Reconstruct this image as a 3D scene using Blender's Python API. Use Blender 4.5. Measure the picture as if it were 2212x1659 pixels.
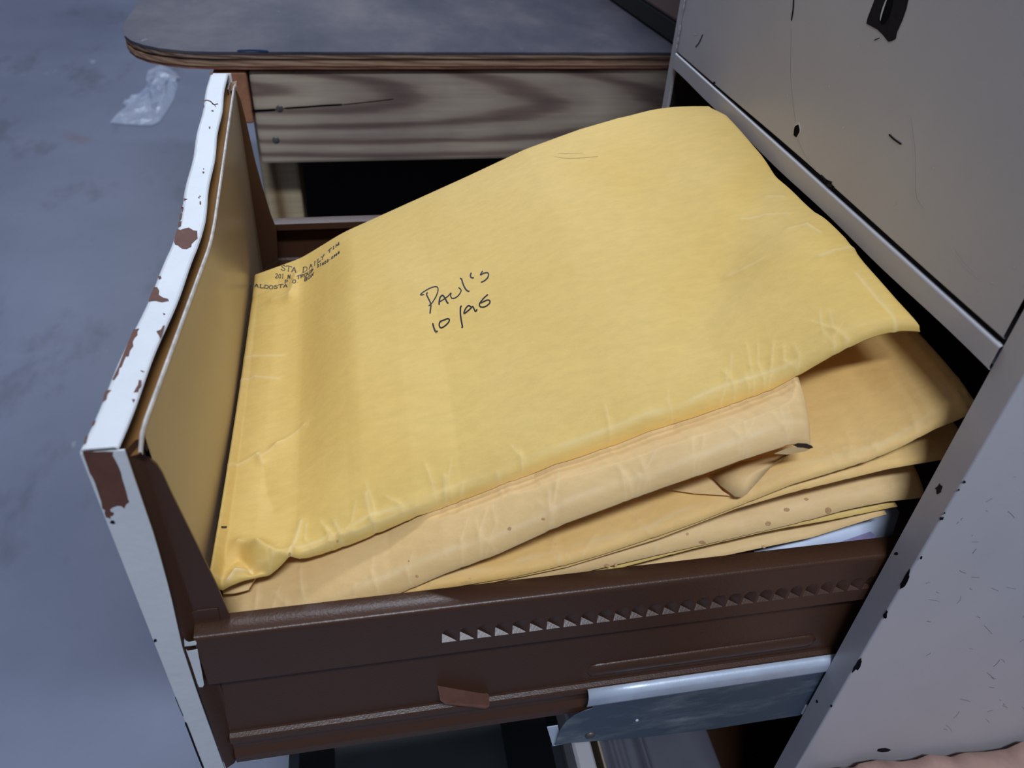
import bpy, bmesh, math, random
import numpy as np
from mathutils import Vector, Matrix

random.seed(7)
SC = bpy.context.scene
COL = SC.collection
for _o in list(bpy.data.objects):
    bpy.data.objects.remove(_o, do_unlink=True)

# ------------------------------------------------------------------ camera
# world: X = into the cabinet, Y = across the cabinet (away from viewer), Z = up
R = np.array([[0.98225432, -0.17963342, 0.05392845],
              [-0.07095837, -0.62209133, -0.77972257],
              [0.17361265, 0.76205919, -0.62379839]])
F = 1711.4
C0 = np.array([-0.2281, -0.1954, 0.1602])
cam = bpy.data.cameras.new('camera')
cam.sensor_width = 36.0
cam.lens = F / 2212 * 36.0
cam.clip_start = 0.01
cam.dof.use_dof = True
cam.dof.focus_distance = 0.40
cam.dof.aperture_fstop = 13.0
camo = bpy.data.objects.new('camera', cam)
COL.objects.link(camo)
camo.matrix_world = Matrix(((R[0][0], -R[1][0], -R[2][0], C0[0]),
                            (R[0][1], -R[1][1], -R[2][1], C0[1]),
                            (R[0][2], -R[1][2], -R[2][2], C0[2]),
                            (0, 0, 0, 1)))
SC.camera = camo

# ------------------------------------------------------------------ light
SC.view_settings.view_transform = 'Standard'
SC.view_settings.look = 'None'
SC.view_settings.exposure = 0.0
SC.view_settings.gamma = 1.0
SC.view_settings.use_curve_mapping = False
W = bpy.data.worlds.new('world')
SC.world = W
W.use_nodes = True
W.node_tree.nodes['Background'].inputs[0].default_value = (0.30, 0.34, 0.46, 1)
W.node_tree.nodes['Background'].inputs[1].default_value = 0.30


def area(name, loc, target, sx, sy, power, col):
    l = bpy.data.lights.new(name, 'AREA')
    l.shape = 'RECTANGLE'; l.size = sx; l.size_y = sy
    l.energy = power; l.color = col
    o = bpy.data.objects.new(name, l)
    COL.objects.link(o)
    o.location = loc
    d = Vector(target) - Vector(loc)
    o.rotation_euler = d.to_track_quat('-Z', 'X').to_euler()
    return o


area('ceiling_tube_near', (-0.16, -1.00, 1.66), (-0.1, 0.1, -0.1), 0.16, 0.75, 31, (0.77, 0.86, 1.0))
area('ceiling_tube_mid', (0.10, 1.35, 1.95), (-0.1, 0.1, -0.1), 0.16, 1.2, 26, (0.77, 0.86, 1.0))
area('ceiling_tube_far', (-0.7, 3.6, 1.70), (-0.5, 0.8, -0.5), 0.35, 1.6, 34, (0.72, 0.82, 1.0))


# ------------------------------------------------------------------ helpers
def at(p, ax, val):
    """point on the world plane (axis ax = val) that a sight line meets"""
    v = np.array([(p[0] - 1106) / F, (p[1] - 829.5) / F, 1.0])
    r = R.T @ v
    return C0 + r * ((val - C0[ax]) / r[ax])


def link(o, parent=None):
    COL.objects.link(o)
    if parent is not None:
        o.parent = parent
    return o


def mesh(name, verts, faces, mat, parent=None, smooth=False, kind=None, edge_split=None):
    me = bpy.data.meshes.new(name)
    me.from_pydata([tuple(map(float, v)) for v in verts], [], faces)
    me.update()
    if smooth:
        me.polygons.foreach_set('use_smooth', [True] * len(me.polygons))
    if mat is not None:
        me.materials.append(mat)
    o = bpy.data.objects.new(name, me)
    link(o, parent)
    if kind:
        o['kind'] = kind
    return o


def bev(o, w=0.001, seg=2):
    m = o.modifiers.new('bevel', 'BEVEL')
    m.width = w; m.segments = seg; m.limit_method = 'ANGLE'; m.angle_limit = math.radians(40)
    return o


def box(name, a, b, mat, parent=None, w=0.0):
    x0, y0, z0 = a; x1, y1, z1 = b
    v = [(x0, y0, z0), (x1, y0, z0), (x1, y1, z0), (x0, y1, z0), (x0, y0, z1), (x1, y0, z1), (x1, y1, z1), (x0, y1, z1)]
    f = [(0, 3, 2, 1), (4, 5, 6, 7), (0, 1, 5, 4), (1, 2, 6, 5), (2, 3, 7, 6), (3, 0, 4, 7)]
    o = mesh(name, v, f, mat, parent)
    if w:
        bev(o, w)
    return o


def plate(name, pts, nrm, t, mat, parent=None, w=0.0):
    """flat plate: outline pts (3D), thickness t along nrm"""
    n = len(pts); nv = np.array(nrm, float)
    P = [np.array(p, float) for p in pts]
    v = P + [p + nv * t for p in P]
    f = [tuple(range(n))[::-1], tuple(range(n, 2 * n))] + [(i, (i + 1) % n, (i + 1) % n + n, i + n) for i in range(n)]
    o = mesh(name, v, f, mat, parent)
    bm = bmesh.new(); bm.from_mesh(o.data)
    bmesh.ops.recalc_face_normals(bm, faces=bm.faces)
    bm.to_mesh(o.data); bm.free()
    if w:
        bev(o, w)
    return o


def sweep(name, prof, xs, mat, parent=None, smooth=True, fn=None, thick=0.0):
    """open (y,z) profile swept along X; fn(x,y,z) may bend it"""
    v = []; f = []
    n = len(prof)
    for x in xs:
        for (y, z) in prof:
            v.append(fn(x, y, z) if fn else (x, y, z))
    for i in range(len(xs) - 1):
        for j in range(n - 1):
            a = i * n + j
            f.append((a, a + 1, a + n + 1, a + n))
    o = mesh(name, v, f, mat, parent, smooth)
    if thick:
        m = o.modifiers.new('solid', 'SOLIDIFY'); m.thickness = thick; m.offset = 0
    return o


def arc(cx, cy, r, a0, a1, n):
    return [(cx + r * math.cos(math.radians(a0 + (a1 - a0) * i / n)), cy + r * math.sin(math.radians(a0 + (a1 - a0) * i / n))) for i in range(n + 1)]


def tag(o, label=None, cat=None, group=None, kind=None):
    if label: o['label'] = label
    if cat: o['category'] = cat
    if group: o['group'] = group
    if kind: o['kind'] = kind
    return o


def empty(name, loc=(0, 0, 0)):
    o = bpy.data.objects.new(name, None)
    o.empty_display_size = 0.02
    link(o)
    o.location = loc
    return o


def adopt(parent):
    """children keep their world-space mesh coordinates"""
    for c in parent.children:
        c.matrix_parent_inverse = Matrix.Translation(-Vector(parent.location))


# ------------------------------------------------------------------ materials
def nt(name):
    m = bpy.data.materials.new(name); m.use_nodes = True
    t = m.node_tree; b = t.nodes['Principled BSDF']
    return m, t, b


def noise(t, scale, detail=4, vec=None, rough=0.55, dist=0.0):
    n = t.nodes.new('ShaderNodeTexNoise')
    n.inputs['Scale'].default_value = scale; n.inputs['Detail'].default_value = detail
    n.inputs['Roughness'].default_value = rough; n.inputs['Distortion'].default_value = dist
    if vec is not None: t.links.new(vec, n.inputs['Vector'])
    return n


def coords(t, scale=(1, 1, 1), rot=(0, 0, 0)):
    tc = t.nodes.new('ShaderNodeTexCoord'); mp = t.nodes.new('ShaderNodeMapping')
    mp.inputs['Scale'].default_value = scale; mp.inputs['Rotation'].default_value = rot
    t.links.new(tc.outputs['Object'], mp.inputs['Vector'])
    return mp.outputs[0]


def ramp(t, fac, stops):
    r = t.nodes.new('ShaderNodeValToRGB')
    while len(r.color_ramp.elements) < len(stops): r.color_ramp.elements.new(0.5)
    for e, (p, c) in zip(r.color_ramp.elements, stops):
        e.position = p; e.color = (*c, 1) if len(c) == 3 else c
    t.links.new(fac, r.inputs[0])
    return r


def mixc(t, fac, a, b, mode='MIX'):
    m = t.nodes.new('ShaderNodeMix'); m.data_type = 'RGBA'; m.blend_type = mode
    for s, v in ((0, fac), (6, a), (7, b)):
        if hasattr(v, 'is_linked') or isinstance(v, bpy.types.NodeSocket): t.links.new(v, m.inputs[s])
        elif isinstance(v, (int, float)): m.inputs[s].default_value = v
        else: m.inputs[s].default_value = (*v, 1)
    return m.outputs[2]


def bump(t, b, h, strength=0.3, dist=0.001):
    n = t.nodes.new('ShaderNodeBump'); n.inputs['Strength'].default_value = strength
    n.inputs['Distance'].default_value = dist
    t.links.new(h, n.inputs['Height']); t.links.new(n.outputs[0], b.inputs['Normal'])
    return n


def simple(name, c, rough=0.5, metal=0.0, var=0.12, scale=40, bmp=0.0, bscale=300, spec=0.5, coat=0.0):
    m, t, b = nt(name)
    v = coords(t)
    n = noise(t, scale, 5, v)
    r = ramp(t, n.outputs[0], [(0.3, tuple(x * (1 - var) for x in c)), (0.7, tuple(min(1, x * (1 + var)) for x in c))])
    t.links.new(r.outputs[0], b.inputs['Base Color'])
    b.inputs['Roughness'].default_value = rough; b.inputs['Metallic'].default_value = metal
    b.inputs['Specular IOR Level'].default_value = spec
    b.inputs['Coat Weight'].default_value = coat
    b.inputs['Coat Roughness'].default_value = 0.15
    if bmp:
        n2 = noise(t, bscale, 3, v)
        bump(t, b, n2.outputs[0], bmp, 0.0005)
    return m


M = {}
M['brown'] = simple('brown_enamel', (0.064, 0.028, 0.015), 0.34, 0, 0.06, 12, 0.2, 900, 0.42)
M['bare_or_lit_brown'] = simple('undercoat_or_lit_brown', (0.125, 0.048, 0.032), 0.75, 0, 0.12, 150, 0.2, 500)
M['white'] = simple('white_paint', (0.66, 0.675, 0.69), 0.45, 0, 0.03, 60, 0.25, 260)
M['lining'] = simple('tan_enamel', (0.36, 0.28, 0.19), 0.30, 0, 0.04, 20, 0.12, 700)
M['channel'] = simple('ochre_channel', (0.22, 0.105, 0.03), 0.4, 0, 0.1, 60, 0.1, 500)
M['black'] = simple('black_gap', (0.004, 0.004, 0.005), 0.8, 0, 0.1, 60, 0, 300, 0.05)
M['chip_black'] = simple('chipped_dark_steel', (0.009, 0.007, 0.010), 0.6, 0, 0.4, 400, 0, 300, 0.15)
M['dark'] = simple('dark_shade', (0.012, 0.010, 0.010), 0.9, 0, 0.1, 60)  # near-black that paints the shade inside the cabinet


def cab_paint():
    m, t, b = nt('beige_cabinet_paint')
    v = coords(t)
    n = noise(t, 9, 5, v)
    r = ramp(t, n.outputs[0], [(0.3, (0.475, 0.455, 0.475)), (0.7, (0.53, 0.51, 0.53))])
    n2 = noise(t, 70, 6, v, 0.7)
    r2 = ramp(t, n2.outputs[0], [(0.70, (0, 0, 0)), (0.80, (1, 1, 1))])
    c = mixc(t, r2.outputs[0], r.outputs[0], (0.40, 0.37, 0.36))
    t.links.new(c, b.inputs['Base Color'])
    b.inputs['Roughness'].default_value = 0.36
    vo = t.nodes.new('ShaderNodeTexVoronoi'); vo.inputs['Scale'].default_value = 160
    t.links.new(v, vo.inputs['Vector'])
    rv = ramp(t, vo.outputs['Distance'], [(0.0, (1, 1, 1)), (0.10, (0, 0, 0))])
    n3 = noise(t, 350, 3, v)
    ad = t.nodes.new('ShaderNodeMath'); ad.operation = 'MULTIPLY_ADD'
    t.links.new(n3.outputs[0], ad.inputs[0]); ad.inputs[1].default_value = 0.45
    t.links.new(rv.outputs[0], ad.inputs[2])
    bump(t, b, ad.outputs[0], 0.10, 0.0008)
    return m


M['cab'] = cab_paint()


def kraft(name, base, warm):
    m, t, b = nt(name)
    v = coords(t)
    n = noise(t, 7, 5, v, 0.6)
    r = ramp(t, n.outputs[0], [(0.32, base), (0.68, warm)])
    nf = noise(t, 260, 4, coords(t, (0.35, 1, 1)), 0.7)
    rf = ramp(t, nf.outputs[0], [(0.35, (0.955, 0.95, 0.94)), (0.65, (1.03, 1.03, 1.03))])
    c = mixc(t, 1.0, r.outputs[0], rf.outputs[0], 'MULTIPLY')
    at_ = t.nodes.new('ShaderNodeAttribute'); at_.attribute_name = 'wear'
    sp = t.nodes.new('ShaderNodeSeparateColor'); t.links.new(at_.outputs['Color'], sp.inputs[0])
    c = mixc(t, sp.outputs[0], c, (0.92, 0.76, 0.46))          # worn pale fold lines
    c = mixc(t, sp.outputs[1], c, (0.40, 0.20, 0.10))          # brownish grime
    t.links.new(c, b.inputs['Base Color'])
    b.inputs['Roughness'].default_value = 0.62
    b.inputs['Specular IOR Level'].default_value = 0.35
    n2 = noise(t, 500, 4, v, 0.7)
    n3 = noise(t, 38, 3, v, 0.5, 0.6)
    ad = t.nodes.new('ShaderNodeMath'); ad.operation = 'MULTIPLY_ADD'
    t.links.new(n3.outputs[0], ad.inputs[0]); ad.inputs[1].default_value = 0.25
    t.links.new(n2.outputs[0], ad.inputs[2])
    bump(t, b, ad.outputs[0], 0.16, 0.0006)
    return m


KR = [kraft('kraft_golden', (0.745, 0.490, 0.130), (0.80, 0.550, 0.175)),
      kraft('kraft_dusty', (0.78, 0.50, 0.200), (0.84, 0.57, 0.26)),
      kraft('kraft_orange', (0.84, 0.50, 0.150), (0.88, 0.57, 0.21))]
M['ink'] = simple('black_ink', (0.010, 0.010, 0.014), 0.35, 0, 0.1, 100)
M['print'] = simple('printed_ink', (0.05, 0.045, 0.05), 0.6, 0, 0.1, 100)
M['stain'] = simple('brown_spot', (0.52, 0.30, 0.13), 0.7, 0, 0.2, 900)
M['zinc'] = simple('galvanised_steel', (0.58, 0.65, 0.76), 0.40, 0.25, 0.12, 60, 0.15, 400)


def zinc_worn():
    m, t, b = nt('worn_galvanised_face')
    v = coords(t, (0.4, 1, 1.2))
    n = noise(t, 55, 6, v, 0.65)
    r = ramp(t, n.outputs[0], [(0.48, (0.085, 0.115, 0.155)), (0.60, (0.15, 0.185, 0.22)), (0.72, (0.30, 0.33, 0.35))])
    t.links.new(r.outputs[0], b.inputs['Base Color'])
    b.inputs['Metallic'].default_value = 0.35; b.inputs['Roughness'].default_value = 0.5
    bump(t, b, n.outputs[0], 0.15, 0.0005)
    return m


M['zincface'] = zinc_worn()


def floor_mat():
    m, t, b = nt('painted_concrete')
    v = coords(t)
    n = noise(t, 1.6, 8, v, 0.6)
    r = ramp(t, n.outputs[0], [(0.3, (0.120, 0.140, 0.200)), (0.7, (0.215, 0.235, 0.315))])
    n2 = noise(t, 9, 6, coords(t, (1, 0.5, 1), (0, 0, 0.5)), 0.65)
    r2 = ramp(t, n2.outputs[0], [(0.56, (0, 0, 0)), (0.76, (0.9, 0.9, 0.9))])
    c = mixc(t, r2.outputs[0], r.outputs[0], (0.09, 0.095, 0.125))
    n3 = noise(t, 5, 3, v, 0.4, 0.4)
    r3 = ramp(t, n3.outputs[0], [(0.68, (0, 0, 0)), (0.78, (0.6, 0.6, 0.6))])
    c = mixc(t, r3.outputs[0], c, (0.20, 0.12, 0.14))
    n4 = noise(t, 22, 3, coords(t, (1, 0.45, 1)), 0.5)
    r4 = ramp(t, n4.outputs[0], [(0.74, (0, 0, 0)), (0.80, (0.7, 0.7, 0.7))])
    c = mixc(t, r4.outputs[0], c, (0.42, 0.44, 0.48))
    t.links.new(c, b.inputs['Base Color'])
    b.inputs['Roughness'].default_value = 0.45
    bump(t, b, n2.outputs[0], 0.15, 0.002)
    return m


M['floor'] = floor_mat()


def wood(name, cols, sc=(1, 1, 1), rings=18, dist=3.0, loc=(0, 0, 0)):
    m, t, b = nt(name)
    tc = t.nodes.new('ShaderNodeTexCoord'); mp = t.nodes.new('ShaderNodeMapping')
    mp.inputs['Scale'].default_value = sc; mp.inputs['Location'].default_value = loc
    t.links.new(tc.outputs['Object'], mp.inputs['Vector'])
    w = t.nodes.new('ShaderNodeTexWave'); w.wave_type = 'RINGS'; w.rings_direction = 'SPHERICAL'
    w.inputs['Scale'].default_value = rings; w.inputs['Distortion'].default_value = dist
    w.inputs['Detail'].default_value = 3; w.inputs['Detail Scale'].default_value = 2.2
    t.links.new(mp.outputs[0], w.inputs['Vector'])
    r = ramp(t, w.outputs['Fac'], [(0.0, cols[0]), (0.55, cols[1]), (1.0, cols[2])])
    n = noise(t, 30, 6, coords(t, (0.15, 1, 3)), 0.7)
    r2 = ramp(t, n.outputs[0], [(0.3, (0.70, 0.70, 0.72)), (0.7, (1.1, 1.08, 1.05))])
    c = mixc(t, 1.0, r.outputs[0], r2.outputs[0], 'MULTIPLY')
    t.links.new(c, b.inputs['Base Color'])
    b.inputs['Roughness'].default_value = 0.75
    bump(t, b, n.outputs[0], 0.3, 0.001)
    return m


def joist_mat():
    m, t, b = nt('weathered_pine')
    v = coords(t, (0.30, 1, 1.3))
    tc = t.nodes.new('ShaderNodeTexCoord'); mp = t.nodes.new('ShaderNodeMapping'); mp.vector_type = 'TEXTURE'
    mp.inputs['Location'].default_value = (-0.36, 0.5, -0.072); mp.inputs['Scale'].default_value = (1.0, 1, 0.105); mp.inputs['Rotation'].default_value = (0, 0.05, 0)
    t.links.new(tc.outputs['Object'], mp.inputs['Vector']); v = mp.outputs[0]
    w = t.nodes.new('ShaderNodeTexWave'); w.wave_type = 'RINGS'; w.rings_direction = 'SPHERICAL'
    w.inputs['Scale'].default_value = 2.6; w.inputs['Distortion'].default_value = 1.6
    w.inputs['Detail'].default_value = 3.0; w.inputs['Detail Scale'].default_value = 3.0; w.inputs['Detail Roughness'].default_value = 0.5
    t.links.new(v, w.inputs['Vector'])
    r = ramp(t, w.outputs['Fac'], [(0.0, (0.46, 0.385, 0.30)), (0.55, (0.40, 0.32, 0.25)), (0.82, (0.27, 0.20, 0.155)), (1.0, (0.20, 0.14, 0.115))])
    n = noise(t, 26, 7, coords(t, (0.12, 1, 3)), 0.7)
    r2 = ramp(t, n.outputs[0], [(0.3, (0.72, 0.72, 0.74)), (0.7, (1.12, 1.1, 1.06))])
    n3 = noise(t, 6, 4, coords(t), 0.6)
    r3 = ramp(t, n3.outputs[0], [(0.35, (0.75, 0.72, 0.75)), (0.65, (1.1, 1.1, 1.05))])
    c = mixc(t, 1.0, r.outputs[0], r2.outputs[0], 'MULTIPLY')
    c = mixc(t, 1.0, c, r3.outputs[0], 'MULTIPLY')
    t.links.new(c, b.inputs['Base Color'])
    b.inputs['Roughness'].default_value = 0.75
    bump(t, b, n.outputs[0], 0.3, 0.001)
    return m


M['joist'] = joist_mat()
M['leg'] = wood('yellow_pine', [(0.22, 0.13, 0.055), (0.42, 0.31, 0.17), (0.52, 0.41, 0.25)], (5, 1, 0.3), 14, 1.0, (1.4, 0, 0))
M['block'] = simple('reddish_end_grain', (0.30, 0.13, 0.065), 0.8, 0, 0.35, 70, 0.5, 120)
M['ply'] = [wood('ply_layer_%s' % s, c, (0.8, 1, 8), 20, 4.0) for s, c in (
    ('brown', [(0.13, 0.07, 0.045), (0.24, 0.15, 0.10), (0.33, 0.22, 0.15)]),
    ('dark', [(0.04, 0.025, 0.02), (0.10, 0.055, 0.04), (0.15, 0.09, 0.06)]),
    ('pale', [(0.24, 0.13, 0.07), (0.36, 0.21, 0.12), (0.42, 0.27, 0.17)]),
    ('red', [(0.14, 0.045, 0.03), (0.24, 0.09, 0.055), (0.30, 0.13, 0.08)]))]


def benchtop_mat():
    m, t, b = nt('grimy_bench_surface')
    v = coords(t, (1, 0.6, 1))
    n = noise(t, 7, 8, v, 0.65)
    r = ramp(t, n.outputs[0], [(0.32, (0.030, 0.032, 0.052)), (0.5, (0.068, 0.064, 0.082)), (0.7, (0.145, 0.125, 0.135))])
    n2 = noise(t, 60, 6, v, 0.75)
    r2 = ramp(t, n2.outputs[0], [(0.66, (0, 0, 0)), (0.74, (0.6, 0.6, 0.6))])
    c = mixc(t, r2.outputs[0], r.outputs[0], (0.30, 0.29, 0.34))
    t.links.new(c, b.inputs['Base Color'])
    b.inputs['Roughness'].default_value = 0.6; b.inputs['Specular IOR Level'].default_value = 0.12
    bump(t, b, n2.outputs[0], 0.15, 0.001)
    return m


M['bench'] = benchtop_mat()
M['card'] = simple('pinkish_brown_cardboard', (0.42, 0.26, 0.21), 0.8, 0, 0.2, 50, 0.6, 120)
M['case_brown'] = simple('brown_board', (0.20, 0.13, 0.115), 0.6, 0, 0.08, 20)
M['shade_black'] = simple('black_shade', (0.006, 0.006, 0.007), 0.8, 0, 0.08, 20)  # black that stands in for shade under bench and case
M['sheet'] = simple('bluish_white_paper', (0.60, 0.66, 0.80), 0.4, 0, 0.05, 30)
M['purple'] = simple('faded_purple_print', (0.34, 0.30, 0.50), 0.5, 0, 0.3, 120)
M['greyplastic'] = simple('smoky_grey_plastic', (0.11, 0.11, 0.135), 0.3, 0, 0.12, 25, 0.1, 40)
M['blue'] = simple('blue_paint', (0.01, 0.04, 0.12), 0.5, 0, 0.1, 40)
M['scratch'] = simple('pale_scratch', (0.62, 0.60, 0.60), 0.5, 0, 0.05, 40)
M['nail'] = simple('dull_nail_steel', (0.16, 0.15, 0.14), 0.5, 0.7, 0.3, 300)


def film():
    m, t, b = nt('clear_plastic_film')
    b.inputs['Base Color'].default_value = (0.75, 0.82, 0.98, 1)
    b.inputs['Roughness'].default_value = 0.18
    b.inputs['Alpha'].default_value = 0.42
    n = noise(t, 14, 3, coords(t))
    bump(t, b, n.outputs[0], 0.5, 0.02)
    return m


M['film'] = film()

# ------------------------------------------------------------------ floor
FZ = -0.58
fl = mesh('floor', [(-4, -2, FZ), (3, -2, FZ), (3, 6, FZ), (-4, 6, FZ)], [(0, 1, 2, 3)], M['floor'])
tag(fl, kind='structure')

# ------------------------------------------------------------------ filing cabinet
cab = empty('filing_cabinet', (0.3, 0.178, FZ))
tag(cab, 'beige steel filing cabinet with chipped paint and one drawer pulled wide open', 'filing cabinet')
ZT = 0.62
# near side panel, folded over at the front edge
pp_ = [(0.0004, 0.0022), (0, 0.0018)] + [(0.0012 - 0.0012 * math.cos(math.radians(a)), -0.0106 - 0.0012 * math.sin(math.radians(a))) for a in (0, 20, 45, 70, 90)] + [(0.66, -0.0118), (0.66, -0.0100), (0.024, -0.0100), (0.024, 0.0022)]
pan = plate('side_panel', [(x, y, FZ + 0.001) for x, y in pp_], (0, 0, 1), ZT - FZ - 0.001, M['cab'], cab)
lipn = pan
box('side_panel', (0.002, 0.3648, FZ + 0.001), (0.66, 0.3666, ZT), M['cab'], cab)
lipf = box('front_stile', (0, 0.3562, FZ + 0.001), (0.0025, 0.3668, ZT), M['cab'], cab, 0.0010)
box('back_panel', (0.658, -0.010, FZ + 0.001), (0.66, 0.365, ZT), M['cab'], cab)
box('top_panel', (0.0, -0.0118, ZT), (0.66, 0.3668, ZT + 0.002), M['cab'], cab)
# dark covers that paint the shade inside the opening
box('shade_cover', (0.024, 0.0010, -0.40), (0.6, 0.0022, 0.0), M['dark'], cab)
box('shade_cover', (0.0027, 0.3562, -0.40), (0.6, 0.3572, 0.0), M['dark'], cab)
# cross rail under the closed drawer: rounded upper edge
rp = [(0.0016, -0.0100), (0.0014, -0.0010), (0.0008, -0.0004)] + arc(0.0002, -0.0016, 0.0012, 90, 180, 9) + [(-0.0010, -0.0108), (-0.0004, -0.0114), (0.020, -0.0114)]
v = []; f = []
ys = np.linspace(0.0022, 0.3562, 60)
for y in ys:
    for (x, z) in rp:
        dz = 0.00035 * math.sin(y * 60) * (1 if z < -0.005 else 0)
        v.append((x, y, z + dz))
n = len(rp)
for i in range(len(ys) - 1):
    for j in range(n - 1):
        a = i * n + j
        f.append((a, a + n, a + n + 1, a + 1))
rail = mesh('cross_rail', v, f, M['cab'], cab, False)
box('rail_gap_shade', (0.021, 0.0022, -0.0114), (0.024, 0.3562, 0.03), M['dark'], cab)  # dark strip painted in for the shade behind the gap
# cross rail below the open drawer
box('cross_rail', (0.0, 0.0022, -0.262), (0.02, 0.3562, -0.252), M['cab'], cab, 0.001)

# closed drawer above
gap = lambda y: 0.0002 + 0.0014 * (1 - min(1, max(0, y / 0.36))) + 0.0012 * math.exp(-((y - 0.17) / 0.09) ** 2)
v = []; f = []
ys = np.linspace(0.0036, 0.3550, 50)
for y in ys:
    g = gap(y)
    v += [(0.018, y, g + 0.0006), (0.0006, y, g), (-0.0004, y, g + 0.001), (-0.0004, y, 0.287), (0.0006, y, 0.288), (0.018, y, 0.288)]
for i in range(len(ys) - 1):
    for j in range(5):
        a = i * 6 + j
        f.append((a, a + 6, a + 7, a + 1))
ud = mesh('closed_drawer', v, f, M['cab'], cab, False)


def front(p, off=0.0):
    q = at(p, 0, -0.0004 - off)
    return q


def decal(name, pts3, nrm, mat, parent, t=0.00012):
    return plate(name, pts3, nrm, t, mat, parent)


def stroke_mesh(strokes, proj, w, nrmoff, name, mat, parent, split=False):
    if split:
        return [stroke_mesh([s_], proj, w, nrmoff, name, mat, parent) for s_ in strokes]
    """strokes: list of (pts, width scale); each a flat tapered ribbon laid on a surface by proj(px,py)->(pos, normal)"""
    V = []; Fc = []
    for st in strokes:
        pts, ws = st
        P = [np.array(p, float) for p in pts]
        # Catmull-Rom resample in the plane of the writing
        Q = []
        for i in range(len(P) - 1):
            p0 = P[max(0, i - 1)]; p1 = P[i]; p2 = P[i + 1]; p3 = P[min(len(P) - 1, i + 2)]
            for k in range(5):
                s = k / 5
                Q.append(0.5 * ((2 * p1) + (-p0 + p2) * s + (2 * p0 - 5 * p1 + 4 * p2 - p3) * s * s + (-p0 + 3 * p1 - 3 * p2 + p3) * s ** 3))
        Q.append(P[-1])
        base = len(V)
        nQ = len(Q)
        for i, q in enumerate(Q):
            d = Q[min(nQ - 1, i + 1)] - Q[max(0, i - 1)]
            L = np.hypot(*d) + 1e-9
            nn = np.array([-d[1], d[0]]) / L
            e = min(i, nQ - 1 - i)
            ww = w * ws * (0.55 if e == 0 else 1.0)
            for s in (-1, 1):
                V.append(proj(q + nn * ww * 0.5 * s, nrmoff))
        for i in range(nQ - 1):
            a = base + 2 * i
            Fc.append((a, a + 1, a + 3, a + 2))
    return mesh(name, V, Fc, mat, parent)


# bare patch and holes on the closed drawer
NX = (-1, 0, 0)
decal('bare_patch', [front(p) for p in [(1892, -14), (1888, 4), (1874, 40), (1872, 51), (1896, 64), (1908, 76), (1919, 90), (1926, 89), (1935, 84), (1938, 70), (1950, 43), (1958, 20), (1963, -3), (1966, -14)]], NX, M['chip_black'], ud, 0.00015)
cpt = front((1915, 22), 0.0002)
hole = [cpt + np.array([0, 0.0030 * math.cos(a), 0.0058 * math.sin(a)]) for a in np.linspace(0, 2 * math.pi, 20, endpoint=False)]
decal('mounting_hole', hole, NX, M['black'], ud, 0.0001)
hole = [cpt + np.array([-0.0001, 0.0016 + 0.0014 * math.cos(a), 0.0046 * math.sin(a)]) for a in np.linspace(math.pi * .5, math.pi * 1.5, 10)] + \
       [cpt + np.array([-0.0001, 0.0016 + 0.0004 * math.cos(a), 0.0046 * math.sin(a)]) for a in np.linspace(math.pi * 1.4, math.pi * .6, 8)]
hole = [np.array([p[0], 2 * (cpt[1] + 0.0016) - p[1], p[2]]) for p in hole]
decal('rim_or_glint', hole, NX, M['scratch'], ud, 0.0001)  # pale crescent paints the light caught inside the mounting hole
cpt = front((1721, 283), 0.0)
ring = []
for rr, mt, nm, off in ((1.35, M['scratch'], 'rim_or_glint', 0.0), (1.0, M['black'], 'screw_hole', 0.00012)):
    pts = [cpt + np.array([-off, rr * (0.0027 + 0.0002 * math.sin(3 * a)) * math.cos(a), rr * 0.0031 * math.sin(a) * (1 + .1 * math.sin(5 * a))]) for a in np.linspace(0, 2 * math.pi, 22, endpoint=False)]
    decal(nm, pts, NX, mt, ud, 0.0001)
prj_front = lambda q, off: front(q, off)
stroke_mesh([([(1714, -5), (1713, 20), (1709, 45)], 1.0), ([(1518, 74), (1510, 92), (1502, 102)], 0.8),
             ([(1920, 290), (1930, 300), (1947, 312)], 1.6), ([(1773, 378), (1782, 387), (1792, 395), (1802, 407)], 1.2),
             ([(1784, 390), (1796, 394), (1788, 400), (1802, 404)], 1.2), ([(1888, 87), (1900, 82)], .8), ([(1541, 177), (1544, 181)], 2)],
            prj_front, 2.6, 0.0002, 'dark_scratch', M['chip_black'], ud, True)
stroke_mesh([([(1708, 60), (1707, 170), (1717, 262)], 0.6), ([(1722, 300), (1740, 340), (1765, 372)], 0.6),
             ([(1965, 250), (1975, 330), (1977, 420), (1995, 452)], 0.7), ([(2060, 540), (2085, 575), (2118, 603)], 0.7),
             ([(1500, 72), (1503, 76)], 2.2), ([(1790, 186), (1793, 186)], 2.2), ([(1820, 275), (1823, 276)], 2.2), ([(1932, 440), (1935, 441)], 2.4),
             ([(1853, 100), (1855, 102)], 1.8), ([(1700, 205), (1702, 207)], 2), ([(2015, 362), (2018, 363)], 2), ([(2190, 576), (2193, 578)], 2), ([(2140, 610), (2150, 613)], 1)],
            prj_front, 1.6, 0.00015, 'pale_scratch', M['scratch'], ud, True)
# paint beads along the seam of the far stile
bd = []
random.seed(3)
V = []; Fc = []
for i in range(46):
    z = 0.004 + i * 0.0042 + random.uniform(-.001, .001)
    r = random.uniform(0.0009, 0.0018)
    if i in (4, 5, 11): continue
    b0 = len(V)
    for a in range(6):
        V.append((-0.0009, 0.3556 + r * math.cos(a * math.pi / 3), z + 1.9 * r * math.sin(a * math.pi / 3)))
    V.append((-0.0015, 0.3556, z))
    Fc += [(b0 + a, b0 + (a + 1) % 6, b0 + 6) for a in range(6)]
mesh('paint_beads', V, Fc, M['scratch'], cab, True, kind='stuff')
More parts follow.
